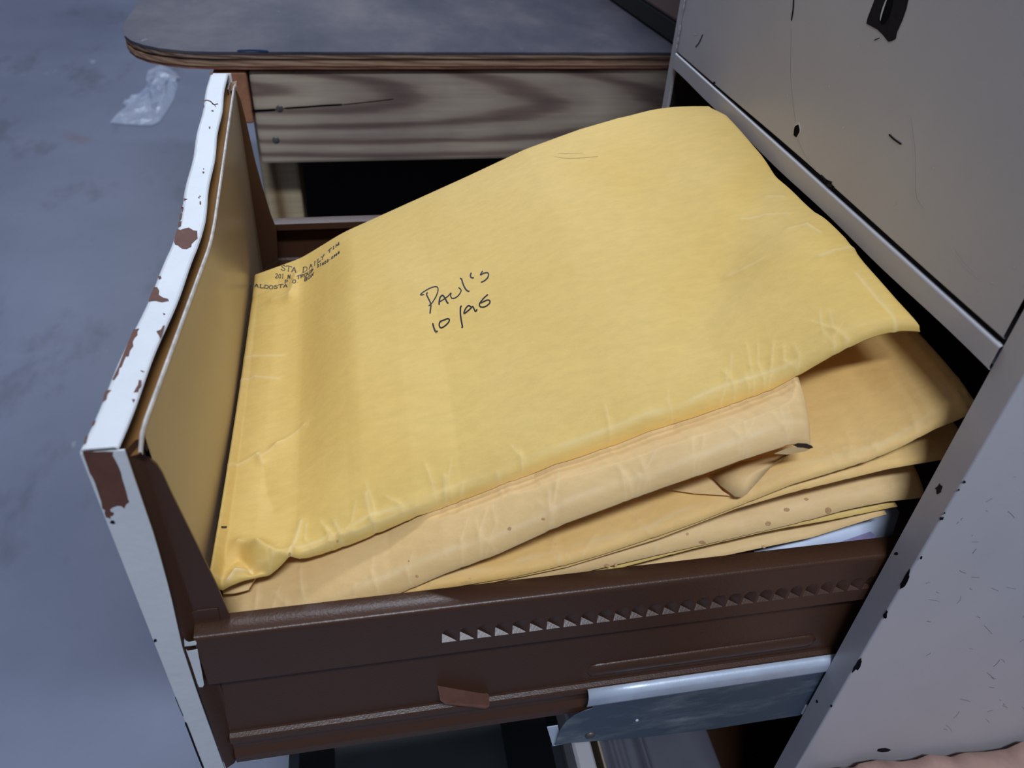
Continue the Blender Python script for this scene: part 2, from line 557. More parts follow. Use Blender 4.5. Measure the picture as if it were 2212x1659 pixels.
# chips on the near stile and side panel
prj_side = lambda q, off: at(q, 1, -0.0118 - off)


def blob_px(c, rx, ry, ang, proj, n=14, seed=0, j=0.35):
    rnd = random.Random(seed)
    out = []
    for i in range(n):
        a = 2 * math.pi * i / n
        s = 1 + rnd.uniform(-j, j)
        x = rx * s * math.cos(a); y = ry * s * math.sin(a)
        out.append(proj((c[0] + x * math.cos(ang) - y * math.sin(ang), c[1] + x * math.sin(ang) + y * math.cos(ang))))
    return out


prj_stile = lambda q: at(q, 0, 0.0)
for i, (c, rx, ry, ang) in enumerate([((1955, 1254), 5, 22, 0.45), ((1913, 1328), 4, 9, 0.3), ((1853, 1437), 5, 17, 0.55), ((2028, 1057), 7, 10, 0.3),
                                      ((1937, 1196), 4, 4, 0), ((1765, 1515), 2, 3, 0), ((1990, 1205), 2, 4, .4), ((2034, 1120), 5, 4, 0), ((1796, 1525), 2, 3, 0)]):
    decal('paint_chip', blob_px(c, rx, ry, ang, prj_stile, 14, i), NX, M['chip_black'], lipn, 0.00015)
for i, (c, rx, ry, ang) in enumerate([((2083, 1041), 3, 3, 0), ((2071, 1058), 2, 2, 0), ((1909, 1620), 15, 4.5, 0.0), ((2040, 1108), 2, 2, 0)]):
    decal('paint_chip', blob_px(c, rx, ry, ang, lambda q: at(q, 1, -0.0118), 14, 40 + i, 0.12), (0, -1, 0), M['chip_black'], pan, 0.00012)
rnd = random.Random(5)
st = []
for i in range(46):
    x = rnd.uniform(2000, 2212); y = rnd.uniform(1030, 1600)
    if x < 2212 - (y - 823) * 0.59 + 20: continue
    L = rnd.uniform(4, 26); a = rnd.uniform(-1.2, 0.9)
    st.append(([(x, y), (x + L * .5 * math.cos(a) + rnd.uniform(-3, 3), y + L * .5 * math.sin(a)), (x + L * math.cos(a), y + L * math.sin(a))], rnd.uniform(.3, .7)))
M['faint'] = simple('faint_scuff', (0.30, 0.29, 0.32), 0.5, 0, 0.1, 100)
tag(stroke_mesh(st, prj_side, 2.0, 0.00012, 'scuffs', M['faint'], pan), kind='stuff')

# ------------------------------------------------------------------ open drawer
XL = -0.3085
gx = -0.3075


def dent(y, z):
    """inward dent of the drawer front near the middle"""
    d = y - 0.138
    t = 1 + d / 0.136 if d < 0 else 1 - d / 0.238
    t = max(0.0, t)
    if t > 0.93: t = 0.93 + (t - 0.93) * 0.35
    s = min(1, max(0, (z + 0.155) / 0.125))
    return 0.0098 * t * s * s * (3 - 2 * s)


near_prof = [(0.0128, -0.1245), (0.0128, -0.1196), (0.0125, -0.1191), (0.0060, -0.1217)] + \
            [(0.0060 - 0.0020 * math.sin(math.radians(a)), -0.1237 + 0.0020 * math.cos(math.radians(a))) for a in (15, 30, 45, 60, 75, 90)] + \
            [(0.0040, -0.1250), (0.0040, -0.1275)]
web_top, web_bot = -0.1275, -0.1500
low_prof = [(0.0040, -0.1500), (0.0040, -0.1550), (0.0050, -0.1570), (0.0115, -0.1580), (0.0118, -0.1600), (0.0092, -0.2040), (0.0088, -0.2052),
            (0.0068, -0.2060), (0.0062, -0.2068), (0.0062, -0.2100), (0.0075, -0.2120), (0.0080, -0.2150), (0.0080, -0.2180), (0.0064, -0.2215), (0.0060, -0.2225), (0.0060, -0.2275), (0.0070, -0.2285), (0.0140, -0.2285)]
xs = list(np.linspace(-0.3050, -0.21, 8)) + list(np.linspace(-0.2, 0.24, 12))
# --- the drawer body (far wall + floor) is the part, everything else its sub-parts
YF = 0.3605
far_prof = [(YF - 0.0118, -0.1240), (YF - 0.0118, -0.1192), (YF - 0.0010, -0.1200), (YF, -0.1212), (YF, -0.1535), (YF - 0.001, -0.1550), (YF - 0.0118, -0.1562), (YF - 0.0125, -0.158), (YF - 0.0125, -0.2035), (YF - 0.004, -0.2065), (YF - 0.004, -0.2285), (YF - 0.012, -0.2285), (0.014, -0.2285)]
drawer = sweep('open_drawer', far_prof, [-0.3050, 0.0, 0.24], M['brown'], cab, False, thick=0.0008)
bev(drawer, 0.0006, 2)
sweep('side_rail', near_prof, xs, M['brown'], drawer, True, thick=0.0)
sweep('side_wall', low_prof, xs, M['brown'], drawer, False)
# louvred band of the rail with real openings
pitch = (0.206 - 0.003) / 26
lx0 = [-0.206 + i * pitch for i in range(28)]
PW, PZ0, PZ1 = 0.0064, -0.1462, -0.1370
cols = [-0.3050]
for x in lx0:
    cols += [x, x + PW]
cols.append(0.24)
V = []; Fc = []
rows = [web_top, PZ1, PZ0, web_bot]
for x in cols:
    for z in rows: V.append((x, 0.0040, z))
for i in range(len(cols) - 1):
    for j in range(3):
        if j == 1 and i % 2 == 1 and i < len(cols) - 1 and i <= 2 * len(lx0) - 1: continue
        a = i * 4 + j
        Fc.append((a, a + 1, a + 5, a + 4))
mesh('rail_band', V, Fc, M['brown'], drawer)
# one louver: a pocket pressed in, deepest at its lower left
nu, nv = 8, 8
V = []; Fc = []
for i in range(nu + 1):
    for j in range(nv + 1):
        s = i / nu; q = j / nv                      # q: 0 bottom, 1 top
        D0 = 0.0034 * (1 - s) ** 0.9
        dep = D0 * (1 - q) ** 0.8
        zb = PZ0 + 0.62 * D0
        top = math.sqrt(max(0, 1 - (2 * s - 1) ** 2 * 0.75))
        z = zb + (PZ1 - zb) * q
        if q > 0: dep *= max(0, min(1, (top * 1.05 - q) * 5 + 0.2)) if q > top * 0.9 else 1
        V.append((s * PW, dep, z))
for i in range(nu):
    for j in range(nv):
        a = i * (nv + 1) + j
        Fc.append((a, a + 1, a + nv + 2, a + nv + 1))
b0 = len(V)                                          # lower shelf and left wall
for i in range(nu + 1): V.append((i / nu * PW, 0, PZ0))
for i in range(nu):
    a = i * (nv + 1)
    Fc.append((b0 + i, b0 + i + 1, a + nv + 1, a))
b1 = len(V)
for j in range(nv + 1): V.append((0, 0, V[j][2] if j else PZ0))
for j in range(nv): Fc.append((b1 + j, b1 + j + 1, j + 1, j))
lv = mesh('louver', V, Fc, M['brown'], drawer)
lv.location = (lx0[0], 0.0040, 0)
for x in lx0[1:]:
    c = lv.copy(); link(c, drawer); c.location = (x, 0.0040, 0)
# pressed rib low on the wall
V = []; Fc = []
nx_, na = 40, 10
x0, x1, zc, hr = -0.134, -0.008, -0.1958, 0.0050
for i in range(nx_ + 1):
    x = x0 + (x1 - x0) * i / nx_
    e = min(x - x0, x1 - x) / hr
    rr = hr * math.sqrt(max(0, 1 - (1 - min(1, e)) ** 2))
    for k in range(na + 1):
        a = math.pi * k / na
        V.append((x, 0.0100 - 0.42 * rr * math.sin(a), zc + rr * math.cos(a)))
for i in range(nx_):
    for k in range(na):
        a = i * (na + 1) + k
        Fc.append((a, a + 1, a + na + 2, a + na + 1))
mesh('pressed_rib', V, Fc, M['brown'], drawer, True)
# bent latch tab
tp = [at((944, 1474), 1, 0.0115), at((1046, 1490), 1, 0.0115), at((1056, 1500), 1, 0.0080), at((1058, 1524), 1, 0.0030), at((1050, 1530), 1, 0.0022), at((962, 1520), 1, 0.0022), at((951, 1512), 1, 0.0035)]
plate('latch_tab', tp, (0, 0.05, -1), 0.0012, M['bare_or_lit_brown'], drawer, 0.0004)  # paler brown stands in for the light on the tilted tab
# small tab of the rail that laps the gusset
GY = 0.0118
tpx = [(411, 1325), (425, 1320), (445, 1317), (471, 1315), (476, 1342), (479, 1345), (418, 1354)]
tb = [at(p, 1, 0.0098) for p in tpx]
plate('rail_tab', tb, (0, 1, 0), 0.0007, M['brown'], drawer, 0.0003)

# front panel: skin box with folded edges, bent inward
sk = [(-0.3190, -0.262), (-0.3190, -0.0185)] + [(-0.3190 + 0.0016 * (1 - math.cos(math.radians(a))), -0.0181 + 0.0016 * math.sin(math.radians(a))) for a in (30, 60, 90)] + [(-0.3089, -0.0165), (-0.3083, -0.0168), (-0.3080, -0.0174)]
ys = np.linspace(0.0034, 0.3690, 74)
V = []; Fc = []
for y in ys:
    e = min(1, max(0, (y - 0.362) / 0.007))
    for (x, z) in sk:
        V.append((x + dent(y, z) + 0.0004 * math.sin(y * 90) * (z > -0.03), y, z - 0.002 * e * e))
n = len(sk)
for i in range(len(ys) - 1):
    for j in range(n - 1):
        a = i * n + j
        Fc.append((a, a + 1, a + n + 1, a + n))
fp = mesh('front_panel', V, Fc, M['white'], drawer, False)
m_ = fp.modifiers.new('solid', 'SOLIDIFY'); m_.thickness = 0.0006; m_.offset = 0


def side_flange(y, name):
    zz = np.linspace(-0.262, -0.0176, 26)
    V = []
    for z in zz:
        V.append((-0.3188 + dent(y, z), y, z)); V.append((-0.3101 + 0.0042 * float(np.interp(z, [-0.160, -0.125, -0.09, -0.06], [0, 0.12, 0.7, 1.0])) + dent(y, z), y, z))
    Fc = [(2 * i, 2 * i + 1, 2 * i + 3, 2 * i + 2) for i in range(len(zz) - 1)]
    o = mesh(name, V, Fc, M['white'], drawer)
    s = o.modifiers.new('solid', 'SOLIDIFY'); s.thickness = 0.0006; s.offset = 0
    return o


sf = side_flange(0.0032, 'side_flange')
side_flange(0.3685, 'side_flange')
# ochre channel bottom between the skin and the lining
V = []; Fc = []
for y in ys:
    y = max(y, 0.0062)
    V.append((-0.3125 + dent(y, -0.02), y, -0.0250)); V.append((-0.3030 + dent(y, -0.02), y, -0.0225))
Fc = [(2 * i, 2 * i + 1, 2 * i + 3, 2 * i + 2) for i in range(len(ys) - 1)]
mesh('inner_channel', V, Fc, M['channel'], drawer)

# lining panel with pale raw edge
V = []; Fc = []
lp = [(-0.3032, -0.026), (-0.3032, -0.0170), (-0.3026, -0.0166), (-0.3022, -0.0170)] + [(-0.3022 + 0.0008 * 0, z) for z in np.linspace(-0.020, -0.225, 22)]
yl = np.linspace(0.0112, 0.352, 64)
ztop = lambda y: -0.0045 * max(0, 1 - (y - 0.0048) / 0.010) ** 2 - 0.003 * max(0, (y - 0.335) / 0.017) ** 2
for y in yl:
    for (x, z) in lp:
        V.append((x + dent(y, z) * 0.92, y, z + ztop(y)))
n = len(lp)
for i in range(len(yl) - 1):
    for j in range(n - 1):
        a = i * n + j
        Fc.append((a, a + 1, a + n + 1, a + n))
mesh('lining_panel', V, Fc, M['lining'], drawer, True)
V = []; Fc = []
yl = np.linspace(0.0050, 0.352, 64)
for y in yl:
    d = dent(y, -0.017) * 0.92
    V += [(-0.3032 + d, y, -0.0168 + ztop(y)), (-0.3027 + d, y, -0.0163 + ztop(y)), (-0.3021 + d, y, -0.0166 + ztop(y)), (-0.3020 + d, y, -0.0178 + ztop(y))]
for i in range(len(yl) - 1):
    for j in range(3):
        a = 4 * i + j
        Fc.append((a, a + 1, a + 5, a + 4))
M['edge'] = simple('worn_pale_edge', (0.52, 0.48, 0.44), 0.4, 0, 0.3, 200)
mesh('panel_edge', V, Fc, M['edge'], drawer, True)

# gussets
gpx = [(268, 985), (285, 979), (305, 980), (325, 990), (340, 1003), (352, 1022), (372, 1066), (420, 1163), (465, 1255), (494, 1322), (499, 1342), (502, 1350), (430, 1400), (402, 1395), (372, 1320), (330, 1200), (290, 1070)]
gp = [at(p, 1, GY - 0.0010) for p in gpx[:13]] + [np.array([-0.3035, GY - 0.001, -0.150]), np.array([-0.3040, GY - 0.001, -0.10]), np.array([-0.3040, GY - 0.001, -0.05])]
grt = [at(p, 1, GY - 0.0010) for p in [(300, 979), (325, 990), (340, 1003), (352, 1022), (372, 1066), (420, 1163), (465, 1255), (494, 1322), (499, 1342), (502, 1350)]]
Vg = []; Fg = []
for q_ in grt:
    Vg += [(-0.3042, GY - 0.0010, q_[2] - (0.001 if q_[2] > -0.03 else 0)), (q_[0], GY - 0.0010, q_[2])]
Vg += [(-0.3042, GY - 0.001, -0.150), (-0.2890, GY - 0.001, -0.150)]
Fg = [(2 * i, 2 * i + 1, 2 * i + 3, 2 * i + 2) for i in range(len(Vg) // 2 - 1)]
go = mesh('gusset', Vg, Fg, M['brown'], drawer)
sg = go.modifiers.new('solid', 'SOLIDIFY'); sg.thickness = 0.0009; sg.offset = 0
# folded return of the gusset toward the side flange
V = []; Fc = []
zz = np.linspace(-0.228, -0.020, 24)
for z in zz:
    V += [(-0.3098, 0.0040, z), (-0.3062, 0.0062, z), (-0.3045, 0.0100, z), (-0.3030, GY - 0.0011, z)]
for i in range(len(zz) - 1):
    for j in range(3):
        a = 4 * i + j
        Fc.append((a, a + 1, a + 5, a + 4))
mesh('gusset_fold', V, Fc, M['brown'], drawer, True)
# far gusset
GF = 0.3440
gfp = [(497, 197), (505, 192), (512, 196), (520, 215), (532, 262), (551, 345), (566, 400), (585, 462), (597, 492), (600, 545), (600, 566), (553, 600), (545, 560), (532, 430), (518, 300), (505, 225)]
plate('gusset', [at(p, 1, GF) for p in gfp[:13]] + [at(p, 1, GF) for p in gfp[13:]], (0, -1, 0), 0.0009, M['brown'], drawer, 0.0004)
gl = at((600, 560), 1, GF)
gl2 = at((553, 592), 1, GF)
plate('gusset_fold', [gl, gl2, gl2 + np.array([0, 0, -0.03]), gl + np.array([0, 0, -0.03])], (0, -1, 0), 0.002, M['brown'], drawer, 0.0004)
gi = at((497, 197), 1, GF)
plate('gusset_fold', [(gi[0] - 0.0018, GF + 0.0005, gi[2] + 0.001), (gi[0] - 0.0018, GF + 0.013, gi[2] + 0.001), (gi[0] - 0.0018, GF + 0.013, -0.2), (gi[0] - 0.0018, GF + 0.0005, -0.2)], (1, 0, 0), 0.0009, M['brown'], drawer)

# paint chips on the front panel
top_chips = [
    [(376, 522), (381, 500), (383, 495), (390, 497), (398, 494), (408, 492), (418, 498), (426, 499), (427, 515), (421, 520), (414, 527), (413, 533), (403, 538), (393, 537), (384, 530), (378, 528)],
    [(333, 620), (340, 621), (344, 628), (343, 637), (352, 643), (363, 646), (365, 650), (350, 653), (336, 650), (321, 651), (325, 638)],
    [(289, 712), (301, 710), (297, 716), (297, 724), (291, 730), (287, 738), (288, 748), (281, 757), (278, 770), (272, 770), (268, 779), (263, 792), (258, 796), (256, 808), (247, 821), (243, 820), (257, 790), (272, 752)],
    [(338, 716), (348, 712), (352, 704), (356, 703), (352, 716), (347, 731), (343, 724)],
    [(300, 821), (306, 822), (305, 833), (300, 840), (299, 846), (289, 848), (294, 838), (298, 832)],
    [(226, 850), (231, 843), (241, 843), (232, 850), (230, 862), (222, 868), (224, 858)],
    [(341, 598), (347, 596), (349, 601), (344, 604)], [(352, 676), (357, 678), (354, 681)],
    [(303, 800), (313, 803), (307, 804)], [(285, 862), (292, 863), (288, 870)], [(200, 912), (207, 908), (204, 916), (198, 922)],
    [(184, 944), (190, 940), (186, 957), (181, 960)],
    [(450, 153), (459, 155), (460, 160), (449, 160)], [(384, 480), (392, 478), (391, 488), (385, 490)], [(388, 462), (394, 460), (392, 472), (387, 474)],
    [(392, 447), (397, 448), (394, 459)], [(440, 186), (445, 188), (440, 196)], [(396, 429), (405, 430), (397, 433)]]
rnd = random.Random(11)
for k in range(26):
    t = rnd.uniform(0.03, 0.95)
    x = 446 - 60 * t + rnd.uniform(-1, 3); y = 165 + 300 * t
    if k > 17:
        x = 476 - 44 * t + rnd.uniform(-8, 0)
    r1 = rnd.uniform(1, 3.2); r2 = rnd.uniform(1, 2.2)
    top_chips.append([(x - r1, y - r2), (x + r1 * rnd.uniform(.3, 1), y - r2), (x + r1, y + r2 * .5), (x - r1 * .5, y + r2 * rnd.uniform(.6, 1.6))])
for ch in top_chips:
    pts = []
    for p in ch:
        q = at(p, 2, -0.01615)
        q[0] = min(q[0], -0.3066 + dent(q[1], -0.0165)); q[0] = max(q[0], -0.3189 + dent(q[1], -.0165))
        pts.append(q)
    decal('paint_chip', pts, (0, 0, 1), M['bare_or_lit_brown'], fp, 0.00012)
stroke_mesh([([(437, 219), (446, 216), (455, 219), (461, 225), (471, 224)], 1.2), ([(455, 219), (464, 227), (466, 231)], .8), ([(441, 226), (440, 232)], 1)], lambda q, off: at(q, 2, -0.0160), 1.6, 0, 'paint_crack', M['bare_or_lit_brown'], fp)
big = [(178, 974), (205, 976), (226, 975), (244, 976), (243, 984), (250, 996), (256, 1008), (261, 1021), (264, 1035), (269, 1050), (274, 1068), (276, 1078), (279, 1084), (272, 1089), (268, 1098), (263, 1093), (254, 1092), (244, 1095), (237, 1100), (239, 1105), (246, 1108), (244, 1113), (238, 1115), (239, 1121), (234, 1118), (229, 1117), (226, 1108), (227, 1102), (221, 1098), (219, 1084), (213, 1066), (205, 1042), (200, 1031), (194, 1022), (188, 1004), (181, 985)]
decal('paint_chip', [at(p, 1, 0.0028) for p in big], (0, -1, 0), M['bare_or_lit_brown'], sf, 0.0001)
for i, (c, rx, ry) in enumerate([((243, 1128), 5, 3.5), ((336, 1383), 3, 4)]):
    decal('paint_chip', blob_px(c, rx, ry, 0.3, lambda q: at(q, 1, 0.0028), 10, 70 + i), (0, -1, 0), M['chip_black'], sf, 0.00015)
stroke_mesh([([(378, 1505), (386, 1525), (396, 1548)], .6), ([(400, 1560), (410, 1585), (424, 1622), (440, 1662)], 1.6)], lambda q, off: at(q, 1, 0.0026), 2.6, 0, 'paint_crack', M['chip_black'], sf)
# white paint left on the rail end
wp = [(398, 1379), (402, 1384), (408, 1387), (413, 1386), (423, 1384), (425, 1388), (424, 1392), (410, 1394), (399, 1395)]
decal('paint_patch', [at(p, 1, 0.0036) for p in wp], (0, -1, 0), M['white'], drawer, 0.0003)
wp = [(402, 1402), (406, 1406), (427, 1402), (430, 1420), (436, 1450), (441, 1478), (438, 1483), (430, 1483), (427, 1476), (412, 1430)]
decal('paint_patch', [at(p, 1, 0.0036) for p in wp], (0, -1, 0), M['white'], drawer, 0.0003)

# slide rail (galvanised) of the open drawer
sl_px = [(1281, 1530), (1262, 1536), (1240, 1547), (1222, 1561), (1210, 1578), (1199, 1611), (1225, 1606), (1275, 1602), (1400, 1592), (1540, 1575), (1660, 1556), (1725, 1546)]
sp_ = [at(p, 1, 0.0036) for p in sl_px] + [np.array([0.2, 0.0036, -0.262]), np.array([0.2, 0.0036, -0.2160]), np.array([-0.1300, 0.0036, -0.2160])]
slide = plate('slide_rail', sp_, (0, 1, 0), 0.0006, M['zincface'], cab, 0.0002)
rollp = [(0.0060, -0.2062), (0.0057, -0.2062)] + [(0.0056 - 0.0034 * math.sin(math.radians(a)), -0.2098 + 0.0036 * math.cos(math.radians(a))) for a in (0, 15, 30, 45, 60, 75, 90)] + [(0.0022, -0.2150), (0.0026, -0.2168), (0.0034, -0.2172)]
sweep('rolled_edge', rollp, [-0.1325, -0.1, 0.0, 0.2], M['zinc'], slide, True, thick=0.0005)
rv = at((1275, 1588), 1, 0.0034)


def disc(name, c, r, h, nrm, mat, parent, dome=True):
    bm = bmesh.new()
    bmesh.ops.create_uvsphere(bm, u_segments=16, v_segments=8, radius=1)
    bmesh.ops.scale(bm, vec=(r, r, h), verts=bm.verts)
    me = bpy.data.meshes.new(name); 
    q = Vector((0, 0, 1)).rotation_difference(Vector(nrm)).to_matrix().to_4x4()
    bm.transform(Matrix.Translation(Vector(c)) @ q)
    bm.to_mesh(me); bm.free()
    for p in me.polygons: p.use_smooth = True
    me.materials.append(mat)
    return link(bpy.data.objects.new(name, me), parent)


disc('rivet', rv, 0.0028, 0.0014, (0, -1, 0), M['nail'], slide)
disc('rivet', at((1376, 1556), 1, 0.0035), 0.0010, 0.0006, (0, -1, 0), M['zinc'], slide)
# inner lip of the slide beyond its nose
plate('inner_lip', [at((1182, 1572), 1, 0.0060), at((1194, 1612), 1, 0.0060), at((1215, 1608), 1, 0.0060), at((1205, 1568), 1, 0.0060)], (0, 1, 0), 0.0006, M['zinc'], slide)

# second drawer below, slid out a little, in the shade
z2 = -0.37
LX = float(at((1243, 1630), 2, z2)[0])
ld = box('lower_drawer', (LX + 0.012, 0.010, -0.54), (0.24, 0.350, -0.43), M['brown'], cab)
lowp = [(LX, -0.56), (LX, z2 - 0.002), (LX + 0.0015, z2), (LX + 0.0110, z2), (LX + 0.0120, z2 - 0.001), (LX + 0.0120, z2 - 0.005)]
V = []; Fc = []
for y in (0.004, 0.12, 0.24, 0.366):
    for (x, z) in lowp: V.append((x, y, z))
for i in range(3):
    for j in range(5):
        a = i * 6 + j
        Fc.append((a, a + 1, a + 7, a + 6))
q = mesh('front_panel', V, Fc, M['cab'], ld)
s = q.modifiers.new('solid', 'SOLIDIFY'); s.thickness = 0.0008; s.offset = 0
box('lining_panel', (LX + 0.0175, 0.004, -0.55), (LX + 0.0190, 0.362, z2 - 0.001), M['lining'], ld, 0.0003)
box('side_wall', (LX + 0.012, 0.005, -0.55), (LX + 0.0115 + 0.30, 0.007, -0.41), M['brown'], ld, 0.0003)
adopt(cab)

bn = empty('shade_bin', (-0.23, 0.18, FZ))  # bin added to darken the floor below the drawer
tag(bn, 'dark bin added under the open drawer to deepen the shade there', 'bin')
by0, by1, bx0, bx1, bz = 0.015, 0.355, -0.300, LX - 0.006, -0.40
Vb_ = []; Fb_ = []
for (k_, z_) in ((0.012, FZ + 0.001), (0.0, bz - 0.012), (-0.004, bz - 0.010), (-0.004, bz), (0.003, bz), (0.014, FZ + 0.008)):
    Vb_ += [(bx0 + k_, by0 + k_, z_), (bx1 - k_, by0 + k_, z_), (bx1 - k_, by1 - k_, z_), (bx0 + k_, by1 - k_, z_)]
for k_ in range(5):
    for j_ in range(4):
        Fb_.append((4 * k_ + j_, 4 * k_ + (j_ + 1) % 4, 4 * k_ + 4 + (j_ + 1) % 4, 4 * k_ + 4 + j_))
Fb_ += [(0, 3, 2, 1), (20, 21, 22, 23)]
M['bin'] = simple('shade_bin_dark', (0.012, 0.016, 0.020), 0.4, 0, 0.1, 30)
mesh('shade_bin_body', Vb_, Fb_, M['bin'], bn)
adopt(bn)

# grey plastic tray with pressed ribs sitting in the lower drawer
tray = empty('plastic_tray', (-0.06, 0.18, -0.42))
tag(tray, 'smoky grey ribbed plastic tray lying in the shaded lower drawer', 'tray')
V = []; Fc = []
txs = np.linspace(LX + 0.022, 0.0, 60)


def trz(x):
    z = -0.405
    s = x - txs[0]
    for c, w, h in ((0.012, 0.003, 0.006), (0.020, 0.0025, 0.005), (0.034, 0.003, 0.009)):
        z += h * math.exp(-((s - c) / w) ** 2)
    return z + 0.004 * math.exp(-s / 0.004)


tys = np.linspace(0.012, 0.345, 24)
for y in tys:
    e = min(1.0, (y - 0.012) / 0.02)
    for x in txs: V.append((x, y, trz(x) - 0.006 * (1 - e) ** 2))
n = len(txs)
for i in range(len(tys) - 1):
    for j in range(n - 1):
        a = i * n + j
        Fc.append((a, a + 1, a + n + 1, a + n))
o = mesh('tray_body', V, Fc, M['greyplastic'], tray, True)
s = o.modifiers.new('solid', 'SOLIDIFY'); s.thickness = 0.002; s.offset = -1
adopt(tray)

# ------------------------------------------------------------------ envelopes
EX0 = -0.2990


def interp(x, X, Y):
    return np.interp(x, X, Y)


def smooth01(t):
    t = np.clip(t, 0, 1)
    return t * t * (3 - 2 * t)


def edge_from_px(px, Yf):
    X, Y, Z = [], [], []
    for i, p in enumerate(px):
        yv = Yf(p) if callable(Yf) else Yf
        q = at(p, 1, yv)
        X.append(q[0]); Y.append(q[1]); Z.append(q[2])
    o = np.argsort(X)
    return np.array(X)[o], np.array(Y)[o], np.array(Z)[o]


HX = np.linspace(-0.31, 0.08, 391)
HY = np.linspace(0.0, 0.30, 301)
H = np.full((len(HX), len(HY)), 9.0)


def sampleH(Hm, x, y):
    fx = np.clip((x - HX[0]) / (HX[1] - HX[0]), 0, len(HX) - 1.001)
    fy = np.clip((y - HY[0]) / (HY[1] - HY[0]), 0, len(HY) - 1.001)
    i = fx.astype(int); j = fy.astype(int); a = fx - i; b = fy - j
    return (Hm[i, j] * (1 - a) * (1 - b) + Hm[i + 1, j] * a * (1 - b) + Hm[i, j + 1] * (1 - a) * b + Hm[i + 1, j + 1] * a * b)


def vnoise(x, y, seed, sc):
    """cheap smooth value noise"""
    rs = np.random.RandomState(seed)
    G = rs.uniform(-1, 1, (128, 128))
    fx = (x * sc) % 127; fy = (y * sc) % 127
    i = fx.astype(int); j = fy.astype(int); a = fx - i; b = fy - j
    a = a * a * (3 - 2 * a); b = b * b * (3 - 2 * b)
    i2 = (i + 1) % 128; j2 = (j + 1) % 128
    return G[i, j] * (1 - a) * (1 - b) + G[i2, j] * a * (1 - b) + G[i, j2] * (1 - a) * b + G[i2, j2] * a * b


def seg_dist(x, y, a, b):
    ax, ay = a; bx, by = b
    dx, dy = bx - ax, by - ay
    L2 = dx * dx + dy * dy + 1e-12
    t = np.clip(((x - ax) * dx + (y - ay) * dy) / L2, 0, 1)
    px = ax + t * dx; py = ay + t * dy
    side = (x - ax) * dy - (y - ay) * dx
    return np.hypot(x - px, y - py), t, side


class Env:
    pass


